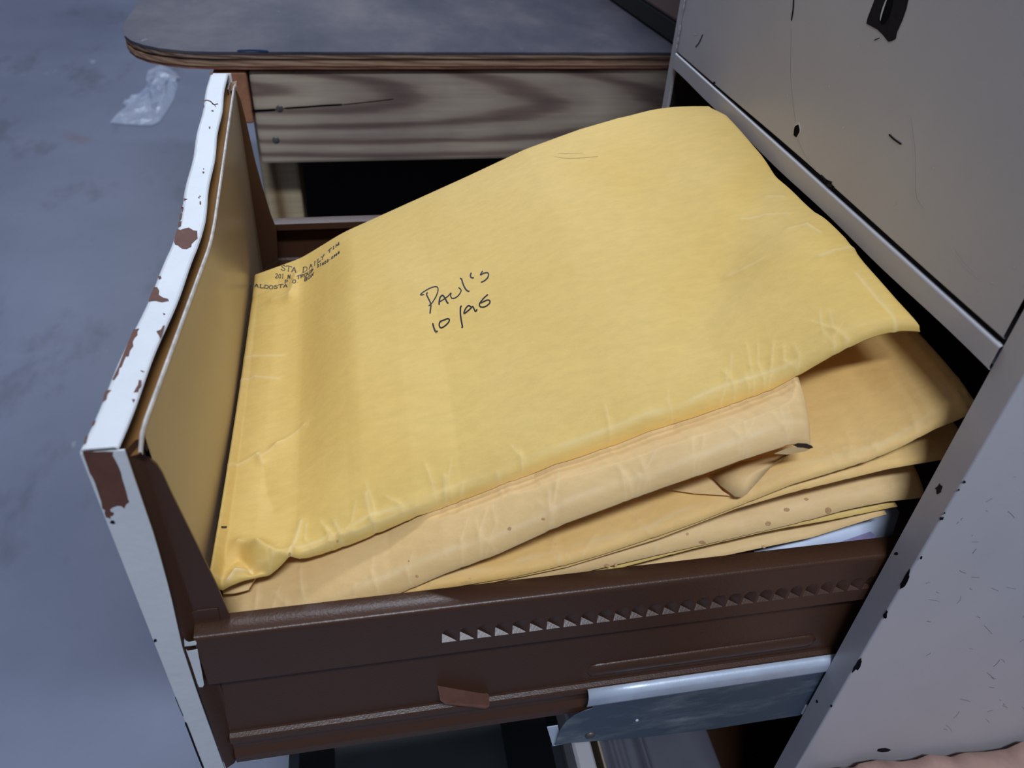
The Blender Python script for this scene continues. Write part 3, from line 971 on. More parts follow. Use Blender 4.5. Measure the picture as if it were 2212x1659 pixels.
def build_env(name, near_px, Yn, mat, x1, yfar, rise, riselen, thick, seed, ncr=20, far_px=None, xr=None, zfun=None,
              nx=170, ny=110, extra=None, creases=None, spots=(), rough=1.0, first=False, band=0.022):
    """a stuffed paper envelope: closed pillow with rounded folds"""
    global H
    X, Y, Z = edge_from_px(near_px, Yn)
    if X[0] > EX0:                                   # continue the fold to the left end
        s = (Z[1] - Z[0]) / (X[1] - X[0]) if len(X) > 1 else 0
        X = np.insert(X, 0, EX0); Z = np.insert(Z, 0, Z[0] + s * (EX0 - X[1]) * 0.6); Y = np.insert(Y, 0, Y[0])
    u = np.linspace(0, 1, nx) ; v = np.linspace(0, 1, ny)
    # denser rows toward the near edge
    v = 0.35 * v + 0.65 * v ** 1.7
    U, Vv = np.meshgrid(u, v, indexing='ij')
    XR = xr(Vv) if xr is not None else np.full_like(U, x1)
    XX = EX0 + U * (XR - EX0)
    YN = interp(XX, X, Y); ZN = interp(XX, X, Z)
    YY = YN + (yfar - YN) * Vv
    if far_px is not None:
        FXa, _, FZa = edge_from_px(far_px, yfar)
        ZF = interp(XX, FXa, FZa)
    else:
        ZF = ZN + rise
    if zfun is not None:
        mid = zfun(XX, YY, U, Vv, ZN, ZF)
    elif far_px is not None:
        mid = ZN * (1 - Vv) + ZF * Vv
    else:
        mid = ZN + rise * (1 - np.exp(-(YY - YN) / riselen))
    # soft billows
    rs = np.random.RandomState(seed)
    ed = np.minimum(np.minimum(YY - YN, yfar - YY), np.minimum(XX - EX0, XR - XX))
    env_ = smooth01(ed / 0.02)
    mid = mid + rough * (0.0012 * vnoise(XX, YY, seed, 16) + 0.0006 * vnoise(XX + 3, YY, seed + 1, 40)) * env_
    wear = np.zeros_like(mid); grime = np.zeros_like(mid)
    nb = YY - YN
    # fold creases that run back from the near edge
    for k in range(ncr):
        cx = rs.uniform(EX0 + 0.01, XR.min() - 0.004)
        L = rs.uniform(0.006, band)
        a = (cx, float(interp(cx, X, Y)) + 0.0003)
        b = (cx + rs.uniform(-0.008, 0.008), a[1] + L)
        m = ((a[0] + b[0]) / 2 + rs.uniform(-.003, .003), (a[1] + b[1]) / 2)
        for (p, q) in ((a, m), (m, b)):
            d, t, sd = seg_dist(XX, YY, p, q)
            w = 0.0008
            amp = rs.uniform(0.00015, 0.00045) * rough
            mid += amp * np.exp(-(d / (w * 1.8)) ** 2) - amp * 0.7 * np.exp(-(d / (w * 4)) ** 2) * (sd > 0)
            wear = np.maximum(wear, 0.16 * np.exp(-(d / 0.00045) ** 2))
    # long worn line where the paper folds over the contents
    if creases:
        for (pl, amp, w, wr) in creases:
            for p, q in zip(pl[:-1], pl[1:]):
                a = at(p, 2, -0.09); b = at(q, 2, -0.09)
                # slide along sight line to the surface height
                for it in range(6):
                    za = mid[np.argmin(np.abs(u - np.clip((a[0] - EX0) / (x1 - EX0), 0, 1))), np.argmin(np.abs(v - np.clip((a[1] - Y.mean()) / (yfar - Y.mean()), 0, 1)))]
                    zb = mid[np.argmin(np.abs(u - np.clip((b[0] - EX0) / (x1 - EX0), 0, 1))), np.argmin(np.abs(v - np.clip((b[1] - Y.mean()) / (yfar - Y.mean()), 0, 1)))]
                    a = at(p, 2, float(za) + thick * .5); b = at(q, 2, float(zb) + thick * .5)
                d, t, sd = seg_dist(XX, YY, a[:2], b[:2])
                mid += amp * np.exp(-(d / w) ** 1.3)
                wear = np.maximum(wear, wr * np.exp(-(d / 0.0009) ** 2))
    fold = 0.0045
    lim = smooth01(np.clip(nb / fold, 0, 1))
    dd = np.minimum(np.minimum(nb, yfar - YY), np.minimum((XX - EX0) * 1.0, XR - XX))
    prof = np.sqrt(np.clip(1 - (1 - np.clip(dd / fold, 0, 1)) ** 2, 0, 1))
    # thicker toward the middle
    th = thick * (0.35 + 0.65 * smooth01(ed / 0.05))
    top = mid + 0.0004 + prof * thick * 0.5
    # faint wavy worn band parallel to the near edge
    bl = 0.0045 + 0.0012 * vnoise(XX, YY * 0, seed + 7, 60)
    wear = np.maximum(wear, 0.30 * np.exp(-((nb - bl) / 0.0011) ** 2) * (0.5 + 0.5 * vnoise(XX, YY * 0, seed + 9, 90)))
    grime = np.maximum(grime, 0.16 * np.clip(vnoise(XX, YY, seed + 5, 45) - 0.25, 0, 1) * np.exp(-nb / 0.02))
    if not first:
        lid = sampleH(H, XX, YY)
        top = np.minimum(top, lid - 0.0006)
    bot = top - 0.0004 - prof * th
    if extra is not None:
        top, bot, wear, grime = extra(XX, YY, U, Vv, top, bot, wear, grime)
    # footprint into the height map
    gi = ((XX - HX[0]) / (HX[1] - HX[0])).round().astype(int).clip(0, len(HX) - 1)
    gj = ((YY - HY[0]) / (HY[1] - HY[0])).round().astype(int).clip(0, len(HY) - 1)
    Hn = np.full_like(H, 9.0)
    np.minimum.at(Hn, (gi, gj), bot)
    for _ in range(3):                                # close pinholes
        hole_ = Hn > 5
        sh = np.full_like(Hn, 9.0)
        for dx, dy in ((1, 0), (-1, 0), (0, 1), (0, -1)):
            sh = np.minimum(sh, np.roll(np.roll(Hn, dx, 0), dy, 1))
        Hn = np.where(hole_, sh, Hn)
    # soften the outer rim so that the next paper does not step
    H = np.minimum(H, Hn)
    for _ in range(14):
        sh = np.full_like(H, 9.0)
        for dx, dy in ((1, 0), (-1, 0), (0, 1), (0, -1)):
            sh = np.minimum(sh, np.roll(np.roll(H, dx, 0), dy, 1))
        H = np.where(H > 5, np.where(sh < 5, sh + 0.0005, 9.0), H)
    # mesh
    nn = nx * ny
    Vt = np.stack([XX, YY, top], -1).reshape(-1, 3)
    Vb = np.stack([XX, YY, bot], -1).reshape(-1, 3)
    verts = np.concatenate([Vt, Vb])
    i, j = np.meshgrid(np.arange(nx - 1), np.arange(ny - 1), indexing='ij')
    a = (i * ny + j).ravel()
    ft = np.stack([a, a + ny, a + ny + 1, a + 1], -1)
    fb = np.stack([a, a + 1, a + ny + 1, a + ny], -1) + nn
    rim = []
    for k in range(nx - 1):
        rim.append((k * ny, k * ny + nn, (k + 1) * ny + nn, (k + 1) * ny))
        c = k * ny + ny - 1; d = (k + 1) * ny + ny - 1
        rim.append((c, d, d + nn, c + nn))
    for k in range(ny - 1):
        rim.append((k, k + 1, k + 1 + nn, k + nn))
        c = (nx - 1) * ny + k
        rim.append((c, c + nn, c + 1 + nn, c + 1))
    faces = np.concatenate([ft, fb, np.array(rim)])
    me = bpy.data.meshes.new(name)
    me.from_pydata(verts.tolist(), [], faces.tolist())
    me.update()
    me.polygons.foreach_set('use_smooth', [True] * len(me.polygons))
    ca = me.color_attributes.new('wear', 'FLOAT_COLOR', 'POINT')
    colr = np.zeros((2 * nn, 4), np.float32)
    colr[:nn, 0] = wear.ravel(); colr[:nn, 1] = grime.ravel(); colr[:, 3] = 1
    ca.data.foreach_set('color', colr.ravel())
    me.materials.append(mat)
    o = link(bpy.data.objects.new(name, me))
    e = Env(); e.o = o; e.XX = XX; e.YY = YY; e.top = top
    # regular height map of the top for laying ink on it
    T = np.full((len(HX), len(HY)), np.nan)
    yv = HY
    for ii in range(len(HX)):
        if HX[ii] < EX0 - 0.001 or HX[ii] > XX.max(): continue
        uu = (HX[ii] - XX[:, 0]); k = int(np.clip(np.searchsorted(XX[:, 0], HX[ii]), 1, nx - 1))
        x0_, x1_ = XX[k - 1, 0], XX[k, 0]; tt = np.clip((HX[ii] - x0_) / (x1_ - x0_ + 1e-9), 0, 1)
        yrow = YY[k - 1] * (1 - tt) + YY[k] * tt; zrow = top[k - 1] * (1 - tt) + top[k] * tt
        T[ii] = np.interp(yv, yrow, zrow)
    T = np.where(np.isnan(T), np.nanmin(T), T)
    e.T = T

    def lay(q, off=0.00025):
        z = -0.09
        for it in range(40):
            P = at(q, 2, z)
            zz = float(sampleH(T, np.array([P[0]]), np.array([P[1]]))[0])
            z = z * 0.6 + zz * 0.4
        P = at(q, 2, z)
        # lift toward the viewer so that the ink lies just on the paper
        dv = C0 - P; dv /= np.linalg.norm(dv)
        return P + dv * off
    e.lay = lay
    return e


def spots(e, lst):
    for i, (c, rx, ry) in enumerate(lst):
        pts = blob_px(c, rx, ry, 0.2, lambda q: e.lay(q, 0.0003), 12, i + 90, 0.15)
        mesh('spot', pts, [tuple(range(12))], M['stain'], e.o)


GRP = 'manila envelopes piled in the open drawer'
# ---- top envelope
near1 = [(455, 1262), (480, 1276), (545, 1246), (640, 1216), (760, 1176), (900, 1117), (1000, 1083), (1100, 1046), (1200, 1011), (1300, 976), (1400, 939), (1480, 911), (1580, 876), (1690, 834), (1770, 809), (1850, 785), (1920, 762), (1975, 740), (2014, 721)]


def yn1(p):
    x = p[0]
    return float(np.interp(x, [455, 640, 1000, 1600, 1900, 1975, 2022], [0.020, 0.030, 0.040, 0.042, 0.040, 0.037, 0.0335]))


far1 = [(545, 601), (590, 585), (650, 563), (735, 520), (850, 468), (1000, 400), (1130, 339), (1250, 293), (1330, 268), (1400, 252), (1450, 244), (1508, 238), (1540, 244)]
rx_px = [(2016, 719), (2004, 718), (1942, 659), (1870, 583), (1827, 533), (1790, 504), (1762, 482), (1725, 439), (1675, 381), (1631, 330), (1602, 294), (1574, 261), (1545, 243)]
rpts = np.array([at(p, 0, -0.004) for p in rx_px])
ro = np.argsort(rpts[:, 1])
RY, RZ = rpts[ro, 1], rpts[ro, 2]


def z1(XX, YY, U, V, ZN, ZF):
    z = ZN * (1 - V) + ZF * V
    zr = np.interp(YY, RY, RZ)
    k = smooth01((U - 0.80) / 0.20)
    z = z * (1 - k) + (zr - 0.0022) * k
    # contents: flat at the left margin, steps up, full belly, thins to the right
    bell = smooth01((U - 0.105) / 0.12) * (1 - 0.75 * smooth01((U - 0.55) / 0.40))
    cross = (np.clip(4 * V * (1 - V), 0, 1)) ** 0.55
    z = z + 0.0135 * bell * cross
    flat = 1 - smooth01((U - 0.07) / 0.10)
    z = z - 0.0045 * flat * cross
    # shallow diagonal trough toward the right edge
    d, t, sd = seg_dist(XX, YY, (-0.085, 0.075), (-0.012, 0.175))
    z = z - 0.0030 * np.exp(-(d / 0.013) ** 2)
    d, t, sd = seg_dist(XX, YY, (-0.055, 0.08), (-0.008, 0.12))
    z = z + 0.0022 * np.exp(-(d / 0.016) ** 2)
    return z


cr1 = [
    ([(515, 1176), (560, 1186), (626, 1208)], 0.0040, 0.0038, 0.10),
    ([(517, 1196), (541, 1222), (600, 1220)], -0.0034, 0.0024, 0.0),
    ([(480, 1245), (500, 1205), (517, 1190)], -0.0012, 0.0030, 0.0),
    ([(492, 1250), (508, 1233), (540, 1223)], 0.0014, 0.0016, 0.5),
    ([(626, 1208), (628, 1178), (650, 1130)], 0.0012, 0.0022, 0.35),
    ([(565, 990), (600, 965), (655, 925)], 0.0016, 0.0026, 0.15),
    ([(500, 1000), (556, 985), (568, 1000)], 0.0011, 0.0020, 0.25),
    ([(568, 1000), (575, 1060), (590, 1100)], -0.0011, 0.0040, 0.0),
    ([(520, 770), (545, 772), (610, 770)], 0.0006, 0.0016, 0.3),
    ([(508, 818), (550, 816), (600, 820)], 0.0006, 0.0014, 0.3),
    ([(590, 652), (625, 645), (640, 600), (700, 565)], 0.0022, 0.0040, 0.15),
    ([(545, 640), (600, 610), (650, 590)], -0.0010, 0.0030, 0.0),
    ([(700, 1150), (800, 1090), (950, 1050), (1100, 1000)], -0.0009, 0.0080, 0.0),
    ([(1000, 1060), (1200, 985), (1400, 905), (1600, 840)], 0.0009, 0.0050, 0.0),
    ([(655, 1190), (760, 1152), (900, 1094), (1100, 1024), (1300, 956), (1480, 893)], 0.0007, 0.0018, 0.16),
    ([(1700, 465), (1650, 470), (1600, 478)], 0.0008, 0.0020, 0.25),
    ([(1690, 428), (1655, 428)], 0.0008, 0.0020, 0.25),
    ([(1770, 505), (1740, 490), (1700, 500)], 0.0008, 0.0020, 0.25),
    ([(1850, 535), (1800, 545), (1770, 560)], 0.0008, 0.0022, 0.25),
    ([(1850, 590), (1900, 650), (1968, 735)], -0.0005, 0.0012, 0.25),
    ([(1640, 575), (1600, 595), (1570, 605)], 0.0006, 0.0020, 0.15),
    ([(722, 1130), (735, 1160), (745, 1180)], 0.0005, 0.0013, 0.22),
    ([(790, 1070), (800, 1120), (812, 1140)], 0.0005, 0.0013, 0.22),
    ([(960, 1025), (962, 1060), (965, 1090)], 0.0005, 0.0013, 0.22),
    ([(1000, 1040), (995, 1075)], 0.0005, 0.0013, 0.22),
    ([(1075, 1018), (1085, 1040)], 0.0005, 0.0013, 0.22),
]
E1 = build_env('manila_envelope', near1, yn1, KR[0], -0.004, 0.2750, 0, 0, 0.0075, 21, ncr=26, far_px=far1,
               xr=lambda V: -0.0045 + 0 * V, zfun=z1, nx=460, ny=320, creases=cr1, first=True, rough=0.8)
tag(E1.o, 'topmost golden manila envelope with black handwriting across its middle', 'envelope', GRP)
hs = 180 / 1810.0
hw = lambda pts, w=1.0: ([(900 + x * hs, 570 + y * hs) for x, y in pts], w)
strokes = [
    hw([(165, 660), (110, 672), (85, 662), (160, 600), (280, 530), (400, 492), (450, 505), (465, 560), (440, 660), (390, 760), (330, 850), (260, 912)], .8),
    hw([(240, 620), (215, 655), (240, 720), (285, 810), (310, 900), (298, 1000), (290, 1080)]),
    hw([(490, 890), (492, 800), (515, 720), (560, 682), (600, 720), (640, 790), (670, 845), (690, 838)], 1.1),
    hw([(495, 820), (570, 780), (680, 700), (745, 632), (738, 690), (765, 745), (830, 740), (910, 680), (965, 590), (950, 545), (910, 512)], .8),
    hw([(940, 315), (975, 330), (1010, 440), (1060, 540), (1105, 585), (1148, 592)]),
    hw([(1190, 190), (1168, 240), (1185, 295), (1245, 298)], 1.1),
    hw([(1435, 150), (1385, 235), (1450, 205), (1525, 188), (1562, 220), (1540, 300), (1470, 365), (1395, 400)], .95),
    hw([(350, 1285), (370, 1370), (400, 1450), (425, 1475), (455, 1450)], 1.2),
    hw([(540, 1250), (500, 1270), (492, 1340), (530, 1388), (610, 1350), (690, 1270), (710, 1210), (670, 1190), (590, 1220), (500, 1250)]),
    hw([(980, 910), (955, 940), (950, 1060), (965, 1200), (990, 1330), (995, 1365), (975, 1385)], 1.1),
    hw([(1180, 935), (1130, 905), (1070, 960), (1030, 1050), (1040, 1075), (1100, 1030), (1180, 960), (1215, 925), (1245, 970), (1275, 1030), (1300, 1010), (1312, 980)], 1.0),
    hw([(1550, 660), (1460, 740), (1395, 820), (1365, 870), (1375, 920), (1430, 940), (1510, 915), (1585, 850), (1585, 795), (1530, 785), (1450, 820), (1385, 850)], .95)]
hwo = stroke_mesh(strokes, E1.lay, 3.0, 0.00025, 'handwriting', M['ink'], E1.o)
stroke_mesh([([(478, 1138), (484, 1139), (490, 1138)], 1.6)], E1.lay, 2.8, 0.00025, 'ink_mark', M['ink'], E1.o)
spots(E1, [((626, 1197), 3, 4), ((729, 1169), 2.5, 3), ((648, 1206), 2, 1.5)])
stroke_mesh([([(1198, 338), (1230, 342), (1292, 338)], .35), ([(1205, 332), (1260, 330)], .3)], E1.lay, 2.2, 0.0002, 'pencil_mark', simple('pencil_grey', (0.42, 0.30, 0.12), 0.7), E1.o)

# printed sender's address, serif capitals drawn as thin strokes
SER = 0.16
GL = {
    'S': [[(.85, .8), (.6, 1), (.25, .92), (.15, .72), (.5, .52), (.85, .32), (.75, .06), (.4, 0), (.1, .2)], [(.87, 1), (.85, .75)], [(.1, 0), (.1, .25)]],
    'T': [[(.5, 0), (.5, 1)], [(.02, .78), (.05, 1), (.95, 1), (.98, .78)], [(.3, 0), (.7, 0)]],
    'A': [[(.08, 0), (.48, 1)], [(.48, 1), (.9, 0)], [(.22, .35), (.75, .35)], [(-.05, 0), (.25, 0)], [(.72, 0), (1.05, 0)]],
    'D': [[(.2, 0), (.2, 1)], [(.05, 1), (.5, 1), (.9, .8), (.95, .5), (.88, .2), (.5, 0), (.05, 0)]],
    'I': [[(.5, 0), (.5, 1)], [(.3, 0), (.7, 0)], [(.3, 1), (.7, 1)]],
    'L': [[(.25, 0), (.25, 1)], [(.05, 1), (.5, 1)], [(.05, 0), (.9, 0), (.95, .28)]],
    'Y': [[(.05, 1), (.5, .45)], [(.95, 1), (.5, .45)], [(.5, .45), (.5, 0)], [(.3, 0), (.7, 0)], [(-.05, 1), (.25, 1)], [(.75, 1), (1.05, 1)]],
    'M': [[(.1, 0), (.12, 1)], [(.12, 1), (.5, .1)], [(.5, .1), (.9, 1)], [(.9, 1), (.92, 0)], [(-.05, 0), (.25, 0)], [(.75, 0), (1.08, 0)]],
    'E': [[(.2, 0), (.2, 1)], [(.05, 1), (.85, 1), (.87, .78)], [(.2, .52), (.65, .52)], [(.05, 0), (.88, 0), (.92, .25)]],
    'V': [[(.05, 1), (.5, 0)], [(.5, 0), (.95, 1)], [(-.08, 1), (.25, 1)], [(.78, 1), (1.08, 1)]],
    'O': [[(.5, 1), (.15, .82), (.06, .5), (.15, .18), (.5, 0), (.85, .18), (.94, .5), (.85, .82), (.5, 1)]],
    'N': [[(.15, 0), (.15, 1)], [(.15, 1), (.85, 0)], [(.85, 0), (.85, 1)], [(0, 0), (.3, 0)], [(.7, 1), (1, 1)]],
    'R': [[(.2, 0), (.2, 1)], [(.05, 1), (.6, 1), (.85, .76), (.6, .5), (.2, .5)], [(.5, .5), (.95, 0)], [(.05, 0), (.4, 0)]],
    'U': [[(.15, 1), (.18, .25), (.5, 0), (.8, .25), (.85, 1)], [(0, 1), (.32, 1)], [(.7, 1), (1, 1)]],
    'P': [[(.2, 0), (.2, 1)], [(.05, 1), (.6, 1), (.88, .76), (.6, .46), (.2, .46)], [(.05, 0), (.4, 0)]],
    'B': [[(.2, 0), (.2, 1)], [(.05, 1), (.6, 1), (.8, .76), (.55, .53), (.2, .53)], [(.55, .53), (.9, .27), (.6, 0), (.05, 0)]],
    'X': [[(.08, 1), (.92, 0)], [(.92, 1), (.08, 0)], [(0, 0), (.25, 0)], [(.75, 1), (1, 1)]],
    'G': [[(.88, .78), (.5, 1), (.15, .8), (.06, .5), (.18, .15), (.5, 0), (.88, .12), (.88, .42)], [(.65, .42), (1.02, .42)]],
    '.': [[(.35, .02), (.45, .06)]], ',': [[(.45, .1), (.4, -.18)]], '-': [[(.2, .38), (.8, .38)]],
    '2': [[(.12, .75), (.3, 1), (.7, .95), (.8, .7), (.5, .35), (.1, 0), (.85, 0), (.88, .15)]],
    '0': [[(.5, 1), (.2, .8), (.15, .5), (.2, .2), (.5, 0), (.8, .2), (.85, .5), (.8, .8), (.5, 1)]],
    '1': [[(.3, .88), (.5, 1), (.5, 0)], [(.3, 0), (.7, 0)]],
    '3': [[(.15, .85), (.45, 1), (.75, .8), (.45, .54), (.82, .28), (.5, 0), (.12, .12)]],
    '6': [[(.78, .95), (.4, .78), (.15, .35), (.45, 0), (.82, .25), (.6, .55), (.2, .38)]],
    '9': [[(.22, .05), (.6, .22), (.85, .65), (.55, 1), (.18, .75), (.4, .45), (.82, .62)]],
    '8': [[(.5, .53), (.2, .75), (.5, 1), (.8, .75), (.5, .53), (.15, .25), (.5, 0), (.85, .25), (.5, .53)]],
    ' ': []}


def text_on(path, s, h, sp=0.92, w=1.5, wd=0.8):
    """letters set along a polyline path (baseline); returns strokes"""
    P = [np.array(p, float) for p in path]
    cum = [0]
    for a, b in zip(P[:-1], P[1:]): cum.append(cum[-1] + np.hypot(*(b - a)))
    out = []
    tot = cum[-1]; n = len(s)
    for i, chx in enumerate(s):
        s0 = tot * i / n; adv = tot / n
        hh = h(s0 / tot) if callable(h) else h
        for poly in GL[chx]:
            pts = []
            for (gx_, gy_) in poly:
                ss = min(tot, max(0, s0 + gx_ * adv * sp))
                k = min(len(P) - 2, max(0, np.searchsorted(cum, ss) - 1))
                t = (ss - cum[k]) / (cum[k + 1] - cum[k])
                q = P[k] * (1 - t) + P[k + 1] * t
                # direction smoothed between neighbours; letters stand upright in the paper
                q = q + np.array([0.10, -1.0]) * gy_ * hh
                pts.append(q)
            # straight strokes: tripled points keep corners sharp
            out.append(([p for p in pts], 1.0 if len(poly) > 2 else (1.25 if abs(poly[0][1] - poly[1][1]) > .5 else .6)))
    return out


tx = []
tx += text_on([(606, 583), (648, 590), (664, 586)], 'STA D', 11)
tx += text_on([(667, 582), (694, 562), (712, 545), (733, 528)], 'AILY TIM', lambda t: 9 - 3 * t)
tx += text_on([(594, 600), (634, 603)], '201 N.', 9)
tx += text_on([(641, 603), (660, 597), (677, 586)], 'TROUP', 7)
tx += text_on([(614, 612), (640, 611), (662, 606), (678, 594)], 'P.O. BOX', 7)
tx += text_on([(539, 618), (560, 621), (585, 624), (622, 620)], 'VALDOSTA', 7)
tx += text_on([(684, 578), (700, 571), (716, 560), (734, 546)], '31603-0968', lambda t: 6 - 1.5 * t)
stroke_mesh(tx, E1.lay, 1.6, 0.00025, 'address_print', M['print'], E1.o)

# torn paper tongue at the near left corner of the top envelope
tg = [(478, 1272), (500, 1262), (530, 1252), (557, 1244), (548, 1256), (537, 1275), (526, 1278), (505, 1283), (483, 1284)]
pts = [at(p, 2, -0.1245 + (0.002 if p[1] < 1265 else 0)) for p in tg]
plate('torn_flap', pts, (0, 0, 1), 0.0004, KR[1], E1.o)

# ---- second envelope
near2 = [(500, 1395), (847, 1290), (962, 1240), (1071, 1200), (1220, 1132), (1300, 1103), (1424, 1057), (1527, 1022), (1622, 988), (1712, 960), (1753, 966)]
xr2a = at((1751, 962), 1, 0.0150)[0]


def xr2(V):
    return xr2a + 0.03 * np.clip(V * 3, 0, 1) - 0.012 * np.clip(V * 3, 0, 1) - 0.01 * V


E2 = build_env('manila_envelope', near2, 0.0150, KR[1], xr2a, 0.268, 0.014, 0.012, 0.006, 33, ncr=26, xr=xr2, nx=360, ny=200, rough=0.8)
tag(E2.o, 'dusty manila envelope second from the top with a torn open corner', 'envelope', GRP)
spots(E2, [((901, 1245), 4, 3), ((1101, 1142), 4, 4), ((1174, 1121), 4, 2.6), ((883, 1212), 2, 2), ((1015, 1250), 3, 2)])

# ---- deeper envelopes
near3 = [(500, 1420), (944, 1275), (1107, 1248), (1220, 1222), (1300, 1199), (1424, 1158), (1506, 1129), (1630, 1080), (1712, 1047), (1795, 1022), (1877, 996), (1943, 968), (2021, 927), (2083, 902)]
E3 = build_env('manila_envelope', near3, 0.0140, KR[2], 0.022, 0.262, 0.006, 0.02, 0.006, 45, ncr=22, nx=320, ny=180, rough=0.8)
tag(E3.o, 'broad orange-toned manila envelope third from the top reaching into the cabinet shadow', 'envelope', GRP)
near4 = [(500, 1432), (1000, 1272), (1220, 1227), (1424, 1164), (1589, 1100), (1712, 1064), (1815, 1039), (1918, 1014), (2042, 992), (2080, 984)]
E4 = build_env('manila_envelope', near4, 0.0142, KR[2], 0.030, 0.262, 0.005, 0.02, 0.004, 52, ncr=10, nx=160, ny=70)
tag(E4.o, 'thin manila envelope fourth from the top, its edge close under the broad one', 'envelope', GRP)
near5 = [(500, 1445), (1107, 1272), (1300, 1228), (1424, 1199), (1589, 1162), (1712, 1133), (1836, 1100), (1918, 1084), (1989, 1076), (2010, 1072)]
E5 = build_env('manila_envelope', near5, 0.0140, KR[1], 0.016, 0.262, 0.010, 0.012, 0.006, 61, ncr=14, nx=180, ny=90)
tag(E5.o, 'brown-spotted manila envelope fifth from the top', 'envelope', GRP)
spots(E5, [((1790, 1103), 7, 7), ((1660, 1131), 6, 5), ((1700, 1101), 6, 4), ((1742, 1078), 5, 3), ((1518, 1172), 8, 4), ((1485, 1153), 3, 3), ((1312, 1222), 7, 4), ((1330, 1220), 4, 3)])
near6 = [(500, 1455), (1107, 1290), (1300, 1238), (1506, 1184), (1650, 1150), (1700, 1140), (1795, 1124), (1931, 1096)]
E6 = build_env('manila_envelope', near6, 0.0142, KR[0], 0.004, 0.262, 0.004, 0.02, 0.003, 77, ncr=10, nx=140, ny=60)
tag(E6.o, 'thin manila envelope sixth from the top, just beneath the spotted one', 'envelope', GRP)
near7 = [(500, 1475), (1300, 1262), (1547, 1205), (1650, 1183), (1753, 1162), (1860, 1128), (1943, 1103)]
E7 = build_env('manila_envelope', near7, 0.0140, KR[1], 0.000, 0.262, 0.004, 0.02, 0.003, 83, ncr=10, nx=140, ny=60)
tag(E7.o, 'lowest manila envelope of the pile, lying on the bluish white paper', 'envelope', GRP)
spots(E7, [((1650, 1181), 5, 3)])

# loose torn flap hanging below the second envelope
fq = [(1424, 1055), (1500, 1038), (1533, 1028), (1560, 1060), (1578, 1071), (1500, 1066)]
zf = lambda q: E3.lay(q, 0.0022)
mesh('torn_flap', [zf(p) for p in fq], [tuple(range(len(fq)))], KR[1], E2.o)
fv = [(1534, 1028), (1600, 1000), (1690, 984), (1712, 978), (1662, 1010), (1612, 1068), (1602, 1074), (1588, 1073), (1560, 1052)]
mid_ = (1612, 1030)
V = [E3.lay(p, 0.004) for p in fv] + [E3.lay(mid_, 0.0075)]
Fc = [(i, (i + 1) % len(fv), len(fv)) for i in range(len(fv))]
o = mesh('torn_flap', V, Fc, KR[1], E2.o, True)
s = o.modifiers.new('solid', 'SOLIDIFY'); s.thickness = 0.0005
# dark mouth of the torn corner and pale inner ply
mth = [(1712, 961), (1724, 957), (1742, 958), (1754, 963), (1757, 967), (1748, 970), (1738, 968), (1722, 966)]
mesh('torn_mouth', [E2.lay(p, 0.0016) if False else at(p, 1, 0.0134) for p in mth], [tuple(range(len(mth)))], simple('dark_brown_inside', (0.05, 0.02, 0.012), 0.8), E2.o)
mth = [(1672, 980), (1700, 968), (1722, 966), (1740, 969), (1749, 971), (1740, 975), (1725, 978), (1700, 982)]
mesh('torn_ply', [at(p, 1, 0.0136) for p in mth], [tuple(range(len(mth)))], KR[1], E2.o)

# bluish white paper under the pile
shp = [(1700, 1190), (1752, 1164), (1860, 1130), (1945, 1101), (1947, 1115), (1925, 1160), (1905, 1182), (1700, 1210)]
pts = [at((1640, 1212), 1, 0.0150), at((1708, 1187), 1, 0.0155), at((1753, 1170), 1, 0.017), at((1860, 1136), 1, 0.020), at((1943, 1106), 1, 0.022)]
V = []; Fc = []
for i, p in enumerate(pts):
    V.append(tuple(p)); V.append((p[0], 0.26, p[2] - 0.002))
low = [at((1640, 1240), 1, 0.0138), at((1708, 1222), 1, 0.0138), at((1770, 1205), 1, 0.0138), at((1860, 1190), 1, 0.0138), at((1925, 1165), 1, 0.0138)]
nb_ = len(V)
for p in low: V.append(tuple(p))
for i in range(4):
    Fc.append((2 * i, 2 * i + 2, 2 * i + 3, 2 * i + 1))
    Fc.append((nb_ + i, nb_ + i + 1, 2 * i + 2, 2 * i))
sh = mesh('loose_paper', V, Fc, M['sheet'], None, True)
s = sh.modifiers.new('solid', 'SOLIDIFY'); s.thickness = 0.0006
tag(sh, 'bluish white glossy paper with faded purple print at the bottom of the envelope pile', 'paper')
pp = [(1812, 1172), (1880, 1148), (1892, 1156), (1888, 1170), (1850, 1178), (1812, 1182)]
q0 = lambda p: at(p, 1, 0.0138 + (0.020 - 0.0138) * np.clip((1185 - p[1]) / 55, 0, 1) - 0.0008)
mesh('purple_print', [q0(p) for p in pp], [tuple(range(len(pp)))], M['purple'], sh)

